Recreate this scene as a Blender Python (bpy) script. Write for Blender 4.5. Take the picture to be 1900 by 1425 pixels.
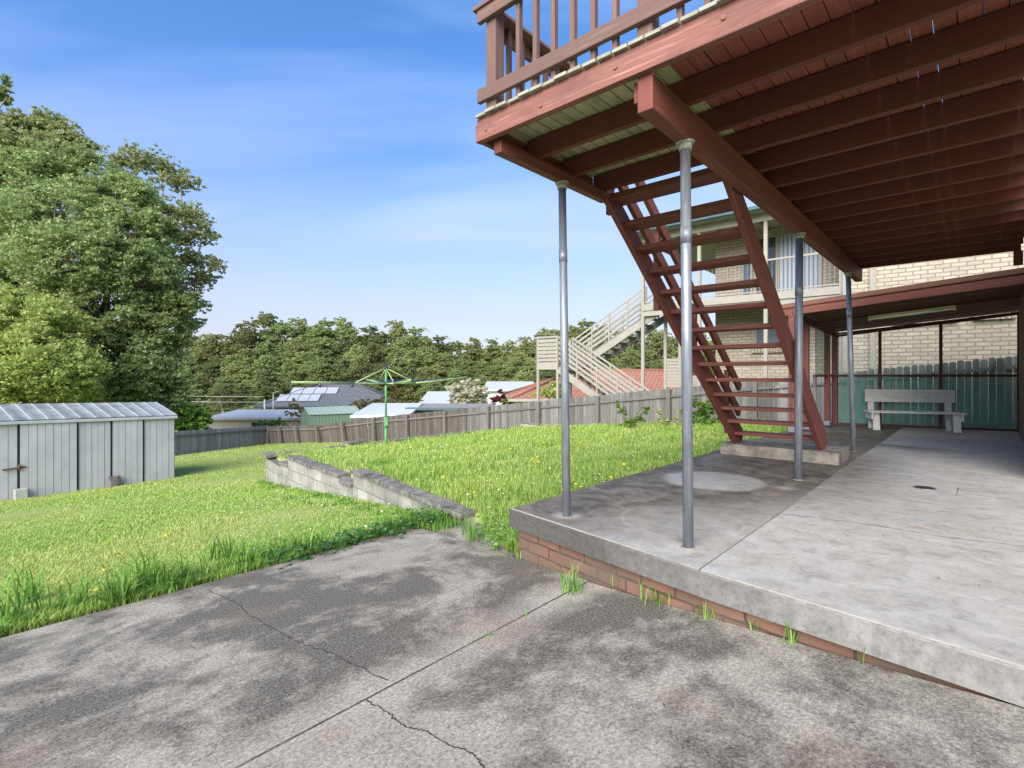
import bpy, math, random
import numpy as np
from mathutils import Vector, noise as mnoise
R = math.radians
sc = bpy.context.scene
for o in list(bpy.data.objects): bpy.data.objects.remove(o)
C = sc.collection

# ------------------------------------------------------------------ camera
FPX, HOR, EYE = 962.0, 697.0, 1.05
cd = bpy.data.cameras.new('camera'); cam = bpy.data.objects.new('camera', cd); C.objects.link(cam)
cam.location = (0, 0, EYE); cam.rotation_euler = (R(90), 0, 0)
cd.sensor_width = 36; cd.lens = FPX/1900*36; cd.shift_y = -(712.5-HOR)/1900
cd.clip_start = 0.05; cd.clip_end = 3000
sc.camera = cam
sc.render.resolution_x = 1024; sc.render.resolution_y = 768
# ------------------------------------------------------------------ sky, sun, exposure
SUN_EL, SUN_AZ = R(33), R(201)      # azimuth clockwise from +Y
w = bpy.data.worlds.new('World'); sc.world = w; w.use_nodes = True
nt = w.node_tree; N = nt.nodes; L = nt.links
for n in list(N): N.remove(n)
sky = N.new('ShaderNodeTexSky'); sky.sky_type = 'NISHITA'; sky.sun_disc = False
sky.sun_elevation = SUN_EL; sky.sun_rotation = SUN_AZ; sky.altitude = 50
sky.air_density = 1.0; sky.dust_density = 0.2; sky.ozone_density = 2.5
hs = N.new('ShaderNodeHueSaturation'); hs.inputs['Saturation'].default_value = 1.2; hs.inputs['Value'].default_value = 1.0
L.new(sky.outputs[0], hs.inputs['Color'])
tc = N.new('ShaderNodeTexCoord'); sx = N.new('ShaderNodeSeparateXYZ'); L.new(tc.outputs['Generated'], sx.inputs[0])
mz = N.new('ShaderNodeMath'); mz.operation = 'MAXIMUM'; L.new(sx.outputs['Z'], mz.inputs[0]); mz.inputs[1].default_value = 0.0
ad = N.new('ShaderNodeMath'); ad.operation = 'ADD'; L.new(mz.outputs[0], ad.inputs[0]); ad.inputs[1].default_value = 0.16
dx = N.new('ShaderNodeMath'); dx.operation = 'DIVIDE'; L.new(sx.outputs['X'], dx.inputs[0]); L.new(ad.outputs[0], dx.inputs[1])
dy = N.new('ShaderNodeMath'); dy.operation = 'DIVIDE'; L.new(sx.outputs['Y'], dy.inputs[0]); L.new(ad.outputs[0], dy.inputs[1])
cx = N.new('ShaderNodeCombineXYZ'); L.new(dx.outputs[0], cx.inputs[0]); L.new(dy.outputs[0], cx.inputs[1])
mp = N.new('ShaderNodeMapping'); L.new(cx.outputs[0], mp.inputs[0]); mp.inputs['Rotation'].default_value = (0, 0, R(28)); mp.inputs['Scale'].default_value = (0.42, 1.15, 1)
mp.inputs['Location'].default_value = (2.3, 0.7, 0)
cn = N.new('ShaderNodeTexNoise'); cn.inputs['Scale'].default_value = 1.1; cn.inputs['Detail'].default_value = 7; cn.inputs['Roughness'].default_value = 0.52; cn.inputs['Distortion'].default_value = 0.9
L.new(mp.outputs[0], cn.inputs['Vector'])
cr = N.new('ShaderNodeValToRGB'); cr.color_ramp.elements[0].position = 0.46; cr.color_ramp.elements[1].position = 0.80
cr.color_ramp.elements[0].color = (0, 0, 0, 1); cr.color_ramp.elements[1].color = (0.55, 0.55, 0.55, 1)
L.new(cn.outputs['Fac'], cr.inputs[0])
mx = N.new('ShaderNodeMixRGB'); mx.blend_type = 'MIX'; L.new(cr.outputs[0], mx.inputs[0]); L.new(hs.outputs[0], mx.inputs[1]); mx.inputs[2].default_value = (4.0, 4.4, 5.2, 1)
zr = N.new('ShaderNodeValToRGB'); L.new(sx.outputs['Z'], zr.inputs[0])
e_ = zr.color_ramp.elements; e_[0].position = 0.0; e_[0].color = (.50, .56, .66, 1); e_[1].position = 1.0; e_[1].color = (1.0, 1.0, 1.0, 1)
q_ = e_.new(.12); q_.color = (.62, .70, .82, 1); q_ = e_.new(.42); q_.color = (.95, 1.0, 1.08, 1)
mu = N.new('ShaderNodeMixRGB'); mu.blend_type = 'MULTIPLY'; mu.inputs[0].default_value = 1; L.new(mx.outputs[0], mu.inputs[1]); L.new(zr.outputs[0], mu.inputs[2])
hf = N.new('ShaderNodeValToRGB'); L.new(sx.outputs['Z'], hf.inputs[0]); e_ = hf.color_ramp.elements
e_[0].position = 0.0; e_[0].color = (.85, .85, .85, 1); e_[1].position = .75; e_[1].color = (0, 0, 0, 1); q_ = e_.new(.14); q_.color = (.62, .62, .62, 1); q_ = e_.new(.36); q_.color = (.22, .22, .22, 1)
mh = N.new('ShaderNodeMixRGB'); L.new(hf.outputs[0], mh.inputs[0]); L.new(mu.outputs[0], mh.inputs[1]); mh.inputs[2].default_value = (2.1, 2.5, 3.35, 1)
zg = N.new('ShaderNodeValToRGB'); L.new(sx.outputs['Z'], zg.inputs[0]); e_ = zg.color_ramp.elements
e_[0].position = .14; e_[0].color = (1.04, .87, .80, 1); e_[1].position = 1.0; e_[1].color = (.85, .92, 1.0, 1)
for p_, c_ in ((.30, (.93, .84, .80, 1)), (.43, (.60, .69, .82, 1)), (.56, (.58, .71, .82, 1))): q_ = e_.new(p_); q_.color = c_
mg = N.new('ShaderNodeMixRGB'); mg.blend_type = 'MULTIPLY'; mg.inputs[0].default_value = 1; L.new(mh.outputs[0], mg.inputs[1]); L.new(zg.outputs[0], mg.inputs[2])
bg = N.new('ShaderNodeBackground'); L.new(mg.outputs[0], bg.inputs[0]); bg.inputs[1].default_value = 0.115
wo = N.new('ShaderNodeOutputWorld'); L.new(bg.outputs[0], wo.inputs[0])
sd = bpy.data.lights.new('sun', 'SUN'); sd.energy = 3.3; sd.angle = R(55); sd.color = (1.0, 0.945, 0.86)
so = bpy.data.objects.new('sun', sd); C.objects.link(so)
sdir = Vector((math.sin(SUN_AZ)*math.cos(SUN_EL), math.cos(SUN_AZ)*math.cos(SUN_EL), math.sin(SUN_EL)))
so.rotation_euler = sdir.to_track_quat('Z', 'Y').to_euler()
sc.view_settings.view_transform = 'Standard'; sc.view_settings.look = 'None'
sc.view_settings.exposure = 1.45; sc.view_settings.gamma = 1

# ------------------------------------------------------------------ measuring helpers
Ax, Ay = 0.6673, 0.7448           # direction A: along the main beam of the deck ; B: along the joists
def P(a, b, z=0.0): return Vector((Ax*a-Ay*b, Ay*a+Ax*b, z))
def ab(x, y): return (Ax*x+Ay*y, -Ay*x+Ax*y)
def V(px, py, Y): return Vector(((px-950)/FPX*Y, Y, EYE-(py-HOR)/FPX*Y))
def G(px, py, z=0.0):
    Y = (EYE-z)*FPX/(py-HOR); return Vector(((px-950)/FPX*Y, Y, z))
def lerp(p, q, t): return p+(q-p)*t
def interp(x, xs, ys): return float(np.interp(x, xs, ys))
LB = [-50, 2, 4.35, 11.75, 17, 23.3, 30, 60, 100, 200, 600]
LZ = [-.75, -.60, -.53, -1.31, -1.86, -2.2, -2.83, -5.0, -6.5, -7, -7]
def zl(b): return interp(b, LB, LZ)
def drive_z(b): return -.158-.085*b
def zup(a, b):
    t = min(1, max(0, (5.0-a)/1.7)); t = t*t*(3-2*t)
    u = min(1, max(0, (b-2.45)/0.35))
    return .1675-.08*b-.32*t*u
ED = Vector((.764, -.645, 0)); EN = Vector((.645, .764, 0)); V0 = Vector((4.17, 16.5, 0))   # neighbour's facade
def H(s, d, z): return V0+ED*s+EN*d+Vector((0, 0, z))

# ------------------------------------------------------------------ object helpers
ORG = {}
def tag(o, label=None, cat=None, group=None, kind=None):
    if label: o['label'] = label
    if cat: o['category'] = cat
    if group: o['group'] = group
    if kind: o['kind'] = kind
    return o
def thing(name, label, cat, loc=(0, 0, 0), group=None):
    o = bpy.data.objects.new(name, None); C.objects.link(o); o.location = loc; o.empty_display_size = .1
    ORG[o.name] = Vector(loc); return tag(o, label, cat, group)
class MB:
    def __init__(s, seed=1): s.v = []; s.f = []; s.uv = []; s.r = []; s.rng = random.Random(seed); s.sm = []
    def face(s, pts, uvs, r, smooth=False):
        i = len(s.v); s.v += [Vector(p) for p in pts]; s.f.append(tuple(range(i, i+len(pts)))); s.uv.append(uvs); s.r.append(r); s.sm.append(smooth)
    def ob(s, c, ax, ay, az, hx, hy, hz, off=True, r=None):
        """oriented box; ax = long axis (grain)"""
        c = Vector(c); r = s.rng.random() if r is None else r
        ou, ov = (s.rng.uniform(0, 50), s.rng.uniform(0, 50)) if off else (0, 0)
        if Vector(ax).cross(Vector(ay)).dot(Vector(az)) < 0: ay = -Vector(ay)
        A = [Vector(ax), Vector(ay), Vector(az)]; h = [hx, hy, hz]
        i0 = len(s.v)
        for k in range(8):
            sg = [1 if k & 1 else -1, 1 if k & 2 else -1, 1 if k & 4 else -1]
            s.v.append(c+A[0]*h[0]*sg[0]+A[1]*h[1]*sg[1]+A[2]*h[2]*sg[2])
        Q = [((0, 4, 6, 2), 0, 1, 2), ((1, 3, 7, 5), 0, 1, 2), ((0, 1, 5, 4), 1, 0, 2), ((2, 6, 7, 3), 1, 0, 2), ((0, 2, 3, 1), 2, 0, 1), ((4, 5, 7, 6), 2, 0, 1)]
        for idx, na, u, v in Q:
            uvs = []
            for k in idx:
                sg = [1 if k & 1 else -1, 1 if k & 2 else -1, 1 if k & 4 else -1]
                if off: uvs.append((ou+h[u]*sg[u], ov+h[v]*sg[v]+na*.37))
                else:
                    p = s.v[i0+k]
                    uvs.append((p.dot(A[u]), p.dot(A[v])))
            s.f.append(tuple(i0+k for k in idx)); s.uv.append(uvs); s.r.append(r); s.sm.append(False)
    def bar(s, p, q, w, h, up=(0, 0, 1), r=None, off=True):
        p = Vector(p); q = Vector(q); d = q-p; l = d.length
        if l < 1e-6: return
        d = d/l; up = Vector(up)
        side = d.cross(up)
        if side.length < 1e-4: side = d.cross(Vector((1, 0, 0)))
        side.normalize(); u2 = side.cross(d).normalized()
        s.ob((p+q)/2, d, side, u2, l/2, w/2, h/2, off, r)
    def tube(s, p, q, r0, r1=None, n=12, caps=True, rr=None):
        r1 = r0 if r1 is None else r1; p = Vector(p); q = Vector(q); d = (q-p); l = d.length; d = d/l
        x = d.cross(Vector((0, 0, 1)))
        if x.length < 1e-3: x = d.cross(Vector((1, 0, 0)))
        x.normalize(); y = d.cross(x); rr = s.rng.random() if rr is None else rr
        i = len(s.v); o = s.rng.uniform(0, 20)
        for k in range(n):
            a = 2*math.pi*k/n; e = x*math.cos(a)+y*math.sin(a)
            s.v.append(p+e*r0); s.v.append(q+e*r1)
        for k in range(n):
            k2 = (k+1) % n
            s.f.append((i+2*k, i+2*k2, i+2*k2+1, i+2*k+1)); ua = 2*math.pi*r0/n
            s.uv.append([(o, k*ua), (o, (k+1)*ua), (o+l, (k+1)*ua), (o+l, k*ua)]); s.r.append(rr); s.sm.append(True)
        if caps:
            s.f.append(tuple(i+2*k for k in range(n))[::-1]); s.uv.append([(0, 0)]*n); s.r.append(rr); s.sm.append(False)
            s.f.append(tuple(i+2*k+1 for k in range(n))); s.uv.append([(0, 0)]*n); s.r.append(rr); s.sm.append(False)
    def prism(s, pts, z0, z1, r=None, uvf=None):
        """pts counter-clockwise plan polygon (Vectors); z0 / z1 floats or lists"""
        n = len(pts); r = s.rng.random() if r is None else r
        Z0 = z0 if isinstance(z0, (list, tuple)) else [z0]*n; Z1 = z1 if isinstance(z1, (list, tuple)) else [z1]*n
        lo = [Vector((p[0], p[1], z)) for p, z in zip(pts, Z0)]; hi = [Vector((p[0], p[1], z)) for p, z in zip(pts, Z1)]
        f = uvf or (lambda p: (p.x, p.y))
        s.face(hi, [f(p) for p in hi], r); s.face(lo[::-1], [f(p) for p in lo[::-1]], r)
        for k in range(n):
            j = (k+1) % n; l = (lo[j]-lo[k]).length
            s.face([lo[k], lo[j], hi[j], hi[k]], [(0, lo[k].z), (l, lo[j].z), (l, hi[j].z), (0, hi[k].z)], r)
    def build(s, name, m, parent=None, bevel=0, kind=None, solid=0):
        root = parent
        while root is not None and root.parent is not None: root = root.parent
        o0 = ORG.get(root.name, Vector((0, 0, 0))) if root else Vector((0, 0, 0))
        me = bpy.data.meshes.new(name); me.from_pydata([tuple(p-o0) for p in s.v], [], s.f)
        ul = me.uv_layers.new(name='UVMap'); fl = [c for u in s.uv for q in u for c in q]; ul.data.foreach_set('uv', fl)
        at = me.attributes.new('rnd', 'FLOAT', 'FACE'); at.data.foreach_set('value', s.r)
        me.polygons.foreach_set('use_smooth', s.sm)
        me.materials.append(m); me.update()
        o = bpy.data.objects.new(name, me); C.objects.link(o)
        if parent: o.parent = parent
        if solid:
            md = o.modifiers.new('s', 'SOLIDIFY'); md.thickness = solid
        if bevel:
            md = o.modifiers.new('b', 'BEVEL'); md.width = bevel; md.segments = 2; md.limit_method = 'ANGLE'
        if kind: o['kind'] = kind
        return o
def arr_obj(name, verts, nper, m, parent=None, rnd=None, faces_local=None, org=None, clump=None, link=True):
    """many small separate polygons: verts (n, nper, 3); faces_local: list of index tuples inside one item"""
    n = verts.shape[0]; fl = faces_local or [tuple(range(nper))]
    vv = verts.reshape(-1, 3).astype(np.float32)
    if org is not None: vv = vv-np.array(org, dtype=np.float32)
    base = (np.arange(n)*nper)[:, None]
    loops = np.concatenate([base+np.array(f)[None, :] for f in fl], axis=1).reshape(-1)
    sizes = np.tile([len(f) for f in fl], n)
    me = bpy.data.meshes.new(name)
    me.vertices.add(len(vv)); me.vertices.foreach_set('co', vv.reshape(-1))
    me.loops.add(len(loops)); me.loops.foreach_set('vertex_index', loops.astype(np.int32))
    me.polygons.add(len(sizes)); st = np.concatenate([[0], np.cumsum(sizes)[:-1]])
    me.polygons.foreach_set('loop_start', st.astype(np.int32)); me.polygons.foreach_set('loop_total', sizes.astype(np.int32))
    me.update(calc_edges=True)
    rnd = np.random.rand(n) if rnd is None else rnd
    at = me.attributes.new('rnd', 'FLOAT', 'FACE'); at.data.foreach_set('value', np.repeat(rnd, len(fl)).astype(np.float32))
    if clump is not None:
        at = me.attributes.new('clump', 'FLOAT', 'FACE'); at.data.foreach_set('value', np.repeat(clump, len(fl)).astype(np.float32))
    me.materials.append(m)
    o = bpy.data.objects.new(name, me)
    if link: C.objects.link(o)
    if parent: o.parent = parent
    return o

# ------------------------------------------------------------------ materials
class NM:
    def __init__(s, name, rough=.8, spec=.3):
        s.m = bpy.data.materials.new(name); s.m.use_nodes = True; s.t = s.m.node_tree; s.b = s.t.nodes['Principled BSDF']
        s.b.inputs['Roughness'].default_value = rough; s.b.inputs['Specular IOR Level'].default_value = spec
    def n(s, k, **kw):
        x = s.t.nodes.new(k)
        for a, b in kw.items(): setattr(x, a, b)
        return x
    def l(s, a, b): s.t.links.new(a, b)
    def co(s, kind='Object', scale=(1, 1, 1), rot=(0, 0, 0), loc=(0, 0, 0)):
        t = s.n('ShaderNodeTexCoord'); m = s.n('ShaderNodeMapping'); m.inputs['Scale'].default_value = scale; m.inputs['Rotation'].default_value = rot; m.inputs['Location'].default_value = loc
        s.l(t.outputs[kind], m.inputs[0]); return m.outputs[0]
    def noise(s, vec, sc=5, det=5, ro=.55, dist=0):
        x = s.n('ShaderNodeTexNoise'); x.inputs['Scale'].default_value = sc; x.inputs['Detail'].default_value = det; x.inputs['Roughness'].default_value = ro; x.inputs['Distortion'].default_value = dist
        s.l(vec, x.inputs['Vector']); return x.outputs['Fac']
    def ramp(s, f, stops):
        x = s.n('ShaderNodeValToRGB'); e = x.color_ramp.elements
        while len(e) < len(stops): e.new(.5)
        for k, (p, c) in enumerate(stops):
            e[k].position = p; c = (c, c, c) if not isinstance(c, (tuple, list)) else c; e[k].color = (*c, 1)
        s.l(f, x.inputs[0]); return x.outputs[0]
    def mix(s, f, a, b, mode='MIX'):
        x = s.n('ShaderNodeMixRGB', blend_type=mode)
        for i, v in enumerate((f, a, b)):
            if hasattr(v, 'links') or hasattr(v, 'is_linked'): s.l(v, x.inputs[i])
            elif i == 0: x.inputs[0].default_value = v
            else: x.inputs[i].default_value = (*v, 1) if len(v) == 3 else v
        return x.outputs[0]
    def math(s, op, a, b=None, c=None, clamp=False):
        x = s.n('ShaderNodeMath', operation=op); x.use_clamp = clamp
        for i, v in enumerate((a, b, c)):
            if v is None: continue
            if hasattr(v, 'is_linked'): s.l(v, x.inputs[i])
            else: x.inputs[i].default_value = v
        return x.outputs[0]
    def attr(s, name='rnd'):
        x = s.n('ShaderNodeAttribute', attribute_name=name); return x.outputs['Fac']
    def sep(s, vec):
        x = s.n('ShaderNodeSeparateXYZ'); s.l(vec, x.inputs[0]); return x.outputs
    def color(s, c): s.l(c, s.b.inputs['Base Color']) if hasattr(c, 'is_linked') else setattr(s.b.inputs['Base Color'], 'default_value', (*c, 1)); return s
    def bump(s, h, strength=.4, dist=.01):
        x = s.n('ShaderNodeBump'); x.inputs['Strength'].default_value = strength; x.inputs['Distance'].default_value = dist; s.l(h, x.inputs['Height']); s.l(x.outputs[0], s.b.inputs['Normal']); return s
def c8(r, g, b):
    f = lambda v: ((v/255+.055)/1.055)**2.4 if v > 10 else v/255/12.92
    return (f(r), f(g), f(b))

def m_timber(name, c1, c2, grain=.5, rough=.75, stain=None, stain_amt=.5, worn=.35, var=.45):
    m = NM(name, rough); uv = m.co('UV', (1.2, 26, 1)); uvb = m.co('UV', (1.3, 3, 1))
    g = m.noise(uv, 2.2, 6, .65, .6); b = m.noise(uvb, 1.6, 5, .6)
    col = m.mix(m.ramp(g, [(.3, 0.), (.7, 1.)]), c1, c2)
    col = m.mix(m.math('MULTIPLY', m.attr(), var), col, tuple(v*(.62 if var < .6 else .38) for v in c1))
    wn = m.noise(m.co('UV', (1.0, 40, 1), loc=(3, 5, 0)), 1.4, 7, .7, .5); col = m.mix(m.math('MULTIPLY', m.ramp(wn, [(.54, 0.), (.66, 1.)]), worn), col, tuple(min(1, v*1.5+.05) for v in c1))
    if stain: col = m.mix(m.math('MULTIPLY', m.ramp(b, [(.48, 0.), (.72, 1.)]), stain_amt), col, stain)
    fine = m.noise(m.co('UV', (6, 160, 1)), 2, 3, .6)
    col = m.mix(m.math('MULTIPLY', m.ramp(fine, [(.56, 0.), (.68, 1.)]), .45), col, tuple(v*.4 for v in c1))
    m.color(col); m.bump(m.math('ADD', m.math('MULTIPLY', g, .7), m.math('MULTIPLY', fine, .5)), grain, .004); return m.m
M = {}
M['red'] = m_timber('red_painted_timber', (.215, .068, .050), (.165, .052, .040), .45, .6, (.09, .042, .033), .45, .5)
M['red_front'] = m_timber('weathered_red_timber', (.29, .128, .105), (.20, .082, .066), 1., .7, (.11, .05, .04), .6, .65)
M['red_joist'] = m_timber('red_joist_timber', (.18, .054, .041), (.14, .042, .033), .4, .6, (.08, .036, .028), .4, .15)  # darker copy of the red: shade of the joist sides put into the colour
M['red_board'] = m_timber('red_painted_board', (.40, .13, .092), (.32, .10, .072), .4, .7, (.24, .13, .08), .3)
M['rail'] = m_timber('brown_rail_timber', (.19, .112, .098), (.145, .08, .068), .5, .7, (.12, .075, .065), .35)
M['pale_board'] = m_timber('mossy_pale_board', (.62, .60, .36), (.45, .46, .23), .5, .9, (.13, .14, .06), .6)
M['board_top'] = m_timber('weathered_board_end', (.42, .40, .33), (.25, .24, .18), .6, .9, (.06, .07, .03), .6)
M['fence'] = m_timber('weathered_paling', (.17, .148, .13), (.10, .086, .075), .8, .95, (.06, .048, .04), .7, .4, .95)
M['fence_dog'] = m_timber('pale_grey_paling', (.38, .375, .35), (.24, .235, .22), .8, .95, (.16, .15, .14), .5, .35, .8)
M['fence_post'] = m_timber('weathered_fence_post', (.18, .168, .15), (.115, .105, .094), .8, .95, (.10, .09, .08), .5)
M['fence_grey'] = m_timber('silver_grey_paling', (.24, .228, .215), (.15, .142, .132), .8, .95, (.10, .093, .085), .6, .35, .9)
M['bench'] = m_timber('faded_bench_timber', (.70, .70, .65), (.58, .58, .54), .5, .8, (.25, .24, .21), .4)
M['mesh_frame'] = m_timber('dark_red_frame', (.13, .04, .035), (.10, .03, .026), .3, .6)

def m_galv():
    m = NM('galvanised_steel', .48, .5); uv = m.co('UV', (1.2, 30, 1)); g = m.noise(uv, 2, 5, .6); o = m.noise(m.co('UV', (2, 14, 1)), 2.5, 4)
    col = m.mix(m.ramp(g, [(.25, 0.), (.78, 1.)]), (.15, .165, .19), (.245, .265, .30))
    col = m.mix(m.math('MULTIPLY', m.ramp(o, [(.5, 0.), (.68, 1.)]), .55), col, (.40, .42, .45))
    col = m.mix(m.math('MULTIPLY', m.ramp(m.noise(m.co('UV', (3, 6, 1)), 3), [(.6, 0.), (.7, 1.)]), .5), col, (.13, .14, .155))
    m.b.inputs['Metallic'].default_value = .35; m.color(col); m.bump(g, .15, .003); return m.m
M['galv'] = m_galv()
def m_plain(name, c, rough=.6, var=.12, scale=6, metal=0, spec=.3, bump=.1):
    m = NM(name, rough, spec); n = m.noise(m.co('Object'), scale, 5)
    col = m.mix(m.ramp(n, [(.3, 0.), (.7, 1.)]), tuple(v*(1-var) for v in c), tuple(min(1, v*(1+var)) for v in c))
    col = m.mix(m.math('MULTIPLY', m.attr(), var), col, tuple(v*.6 for v in c))
    m.color(col); m.b.inputs['Metallic'].default_value = metal
    if bump: m.bump(n, bump, .005)
    return m.m
M['cap_white'] = m_plain('flaking_cap_paint', (.42, .42, .36), .8, .4, 60)
M['dark'] = m_plain('dark_gap', (.02, .02, .02), .9)
M['gap_fill'] = m_plain('dark_gap_fill', (.06, .05, .03), .95)  # dark fill for the decking gaps, so they read as shaded
M['litter'] = m_plain('dry_leaf', (.14, .10, .06), .9, .5)
M['crack'] = m_plain('crack_dark', (.045, .04, .034), .95)
M['beige'] = m_plain('beige_painted_metal', (.30, .28, .24), .5, .08)
M['beige_dk'] = m_plain('taupe_painted_metal', (.25, .225, .19), .5, .08)
M['gutter'] = m_plain('blue_green_gutter', (.055, .11, .125), .4, .1)
M['soffit'] = m_plain('cream_soffit', (.34, .325, .28), .7, .08)
M['white'] = m_plain('white_painted', (.48, .49, .49), .5, .06)
M['cream'] = m_plain('cream_render', (.50, .45, .34), .8, .1)
M['metal_roof'] = m_plain('pale_grey_metal_roof', (.44, .46, .47), .75, .1, 2)
M['green_hoist'] = m_plain('pale_green_enamel', (.30, .42, .17), .4, .08)
M['green_mast'] = m_plain('mid_green_enamel', (.10, .27, .10), .4, .15)
M['navy'] = m_plain('dark_blue_plastic', (.02, .03, .10), .5)
M['orange_brick'] = m_plain('orange_wall', (.42, .16, .06), .8)
M['tube'] = m_plain('fluorescent_diffuser', (.85, .83, .70), .35, .04)
M['fixture'] = m_plain('yellowed_fixture_cap', (.55, .47, .26), .5)
M['steel'] = m_plain('dull_steel', (.33, .34, .34), .4, .2, 20, .6)
M['rust'] = m_plain('rusty_steel', (.14, .07, .045), .8, .3, 40)
M['drain'] = m_plain('black_drain', (.025, .025, .025), .5)
M['wire'] = m_plain('pale_cable', (.45, .45, .43), .6)
def m_glass(name, c, rough=.08):
    m = NM(name, rough, .6); m.color(c); return m.m
M['glass'] = m_glass('window_glass', (.10, .13, .15))
M['glass_dk'] = m_glass('dark_window_glass', (.05, .065, .07))
M['solar'] = m_glass('solar_panel', (.42, .43, .45), .5)
def m_blind():
    m = NM('vertical_blind', .5, .4); x = m.sep(m.co('UV'))[0]
    f = m.math('FRACT', m.math('MULTIPLY', x, 9.0)); col = m.ramp(f, [(.0, (.12, .14, .17)), (.35, (.22, .26, .31)), (.45, (.42, .48, .56)), (1., (.34, .40, .48))])
    m.color(col); return m.m
M['blind'] = m_blind()
def m_brick(name, c1, c2, mortar, bw, bh, ms=.012, bump=.5, var=.5, coord='UV', rough=.9, stain=None, ms_smooth=.1):
    m = NM(name, rough); v = m.co(coord)
    n0 = m.noise(v, 9, 4); 
    vv = m.n('ShaderNodeVectorMath', operation='ADD'); m.l(v, vv.inputs[0])
    nz = m.n('ShaderNodeTexNoise'); nz.inputs['Scale'].default_value = 7; m.l(v, nz.inputs['Vector'])
    s1 = m.n('ShaderNodeVectorMath', operation='SUBTRACT'); m.l(nz.outputs['Color'], s1.inputs[0]); s1.inputs[1].default_value = (.5, .5, .5)
    s2 = m.n('ShaderNodeVectorMath', operation='SCALE'); m.l(s1.outputs[0], s2.inputs[0]); s2.inputs['Scale'].default_value = bh*.22
    m.l(s2.outputs[0], vv.inputs[1])
    b = m.n('ShaderNodeTexBrick'); m.l(vv.outputs[0], b.inputs['Vector']); b.inputs['Scale'].default_value = 1
    b.inputs['Brick Width'].default_value = bw; b.inputs['Row Height'].default_value = bh; b.inputs['Mortar Size'].default_value = ms; b.inputs['Mortar Smooth'].default_value = ms_smooth
    b.inputs['Color1'].default_value = (*c1, 1); b.inputs['Color2'].default_value = (*c2, 1); b.inputs['Mortar'].default_value = (*mortar, 1); b.inputs['Bias'].default_value = 0
    col = m.mix(m.math('MULTIPLY', m.ramp(n0, [(.35, 0.), (.75, 1.)]), var), b.outputs['Color'], tuple(x*.6 for x in c1))
    if stain: col = m.mix(m.ramp(m.noise(v, 1.7, 6, .62, .3), [(.42, 0.), (.66, .8)]), col, stain)
    h = m.math('SUBTRACT', m.math('MULTIPLY', n0, .4), b.outputs['Fac'])
    m.color(col); m.bump(h, bump, .012); return m.m
M['brick_cream'] = m_brick('cream_rock_face_brick', (.48, .43, .34), (.37, .325, .255), (.235, .205, .16), .27, .094, .012, .7, .4)
M['brick_plinth'] = m_brick('salmon_brick', (.235, .125, .086), (.175, .088, .06), (.05, .04, .033), .24, .086, .008, .5, .5, stain=(.12, .09, .07))
M['brick_brown'] = m_brick('brown_brick', (.20, .11, .07), (.15, .085, .055), (.20, .17, .14), .24, .086, .01, .5, .5)
M['block'] = m_brick('concrete_block', (.38, .37, .335), (.28, .27, .24), (.09, .085, .075), .40, .20, .006, .4, .5, stain=(.14, .134, .12))
M['coping'] = (lambda m: (m.color(m.mix(m.ramp(m.noise(m.co('Object'), 9, 6, .7), [(.38, 0.), (.62, 1.)]), m.mix(m.attr(), (.055, .052, .048), (.11, .105, .095)), (.22, .20, .175))), m.bump(m.noise(m.co('Object'), 40, 4), .5, .01), m.m)[2])(NM('dirty_coping_stone', .95))
def m_tile(name, c1, c2, mort, bw=.3, bh=.32):
    return m_brick(name, c1, c2, mort, bw, bh, .03, .8, .3)
M['tile_orange'] = m_tile('orange_roof_tile', (.40, .185, .12), (.33, .14, .09), (.17, .075, .05))
M['tile_grey'] = m_tile('slate_grey_roof_tile', (.19, .195, .20), (.15, .155, .16), (.06, .065, .075))
def m_concrete_drive():
    m = NM('old_driveway_concrete', .93, .2); v = m.co('UV'); s = m.sep(v)
    big = m.noise(v, .95, 9, .70, .4); med = m.noise(v, 3.4, 9, .76, .2); sp = m.noise(v, 85, 4, .75); sp2 = m.noise(v, 210, 2, .6)
    base = m.mix(m.ramp(med, [(.35, 0.), (.68, 1.)]), (.385, .35, .285), (.265, .237, .19))
    d = m.math('ADD', m.math('MULTIPLY', big, .75), m.math('MULTIPLY', med, .35))
    # wear: pale scrubbed band along joint and along the plinth edge
    jd = m.math('ABSOLUTE', m.math('SUBTRACT', s[1], 1.93)); jb = m.ramp(m.math('ADD', jd, m.math('MULTIPLY', med, .12)), [(.05, 1.), (.3, 0.)])
    fa = m.math('MULTIPLY', m.ramp(d, [(.485, 0.), (.585, 1.)]), m.math('SUBTRACT', 1.0, m.math('MULTIPLY', jb, .85)))
    grain = m.ramp(sp, [(.40, 0.), (.56, 1.)])
    dark = m.mix(grain, (.034, .03, .024), (.135, .12, .097))
    col = m.mix(m.math('MULTIPLY', fa, .88), base, dark)
    col = m.mix(m.math('MULTIPLY', m.ramp(sp2, [(.45, 0.), (.60, 1.)]), .38), col, (.075, .07, .06))
    col = m.mix(m.math('MULTIPLY', m.ramp(m.noise(v, 100, 3, .7), [(.56, 0.), (.66, 1.)]), .45), col, (.46, .435, .38))
    col = m.mix(m.math('MULTIPLY', jb, .35), col, (.40, .365, .30))
    warm = m.ramp(m.noise(m.co('UV', loc=(7, 3, 0)), 1.3, 4), [(.55, 0.), (.72, .35)]); col = m.mix(warm, col, (.27, .19, .14))
    gr = m.ramp(m.noise(v, 62, 5, .8), [(.36, .50), (.50, .95), (.66, 1.45)])
    col = m.mix(1.0, col, gr, 'MULTIPLY')
    m.color(col); m.bump(m.math('ADD', m.math('MULTIPLY', sp, .6), m.math('MULTIPLY', med, .8)), .5, .006); return m.m
M['drive'] = m_concrete_drive()
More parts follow.
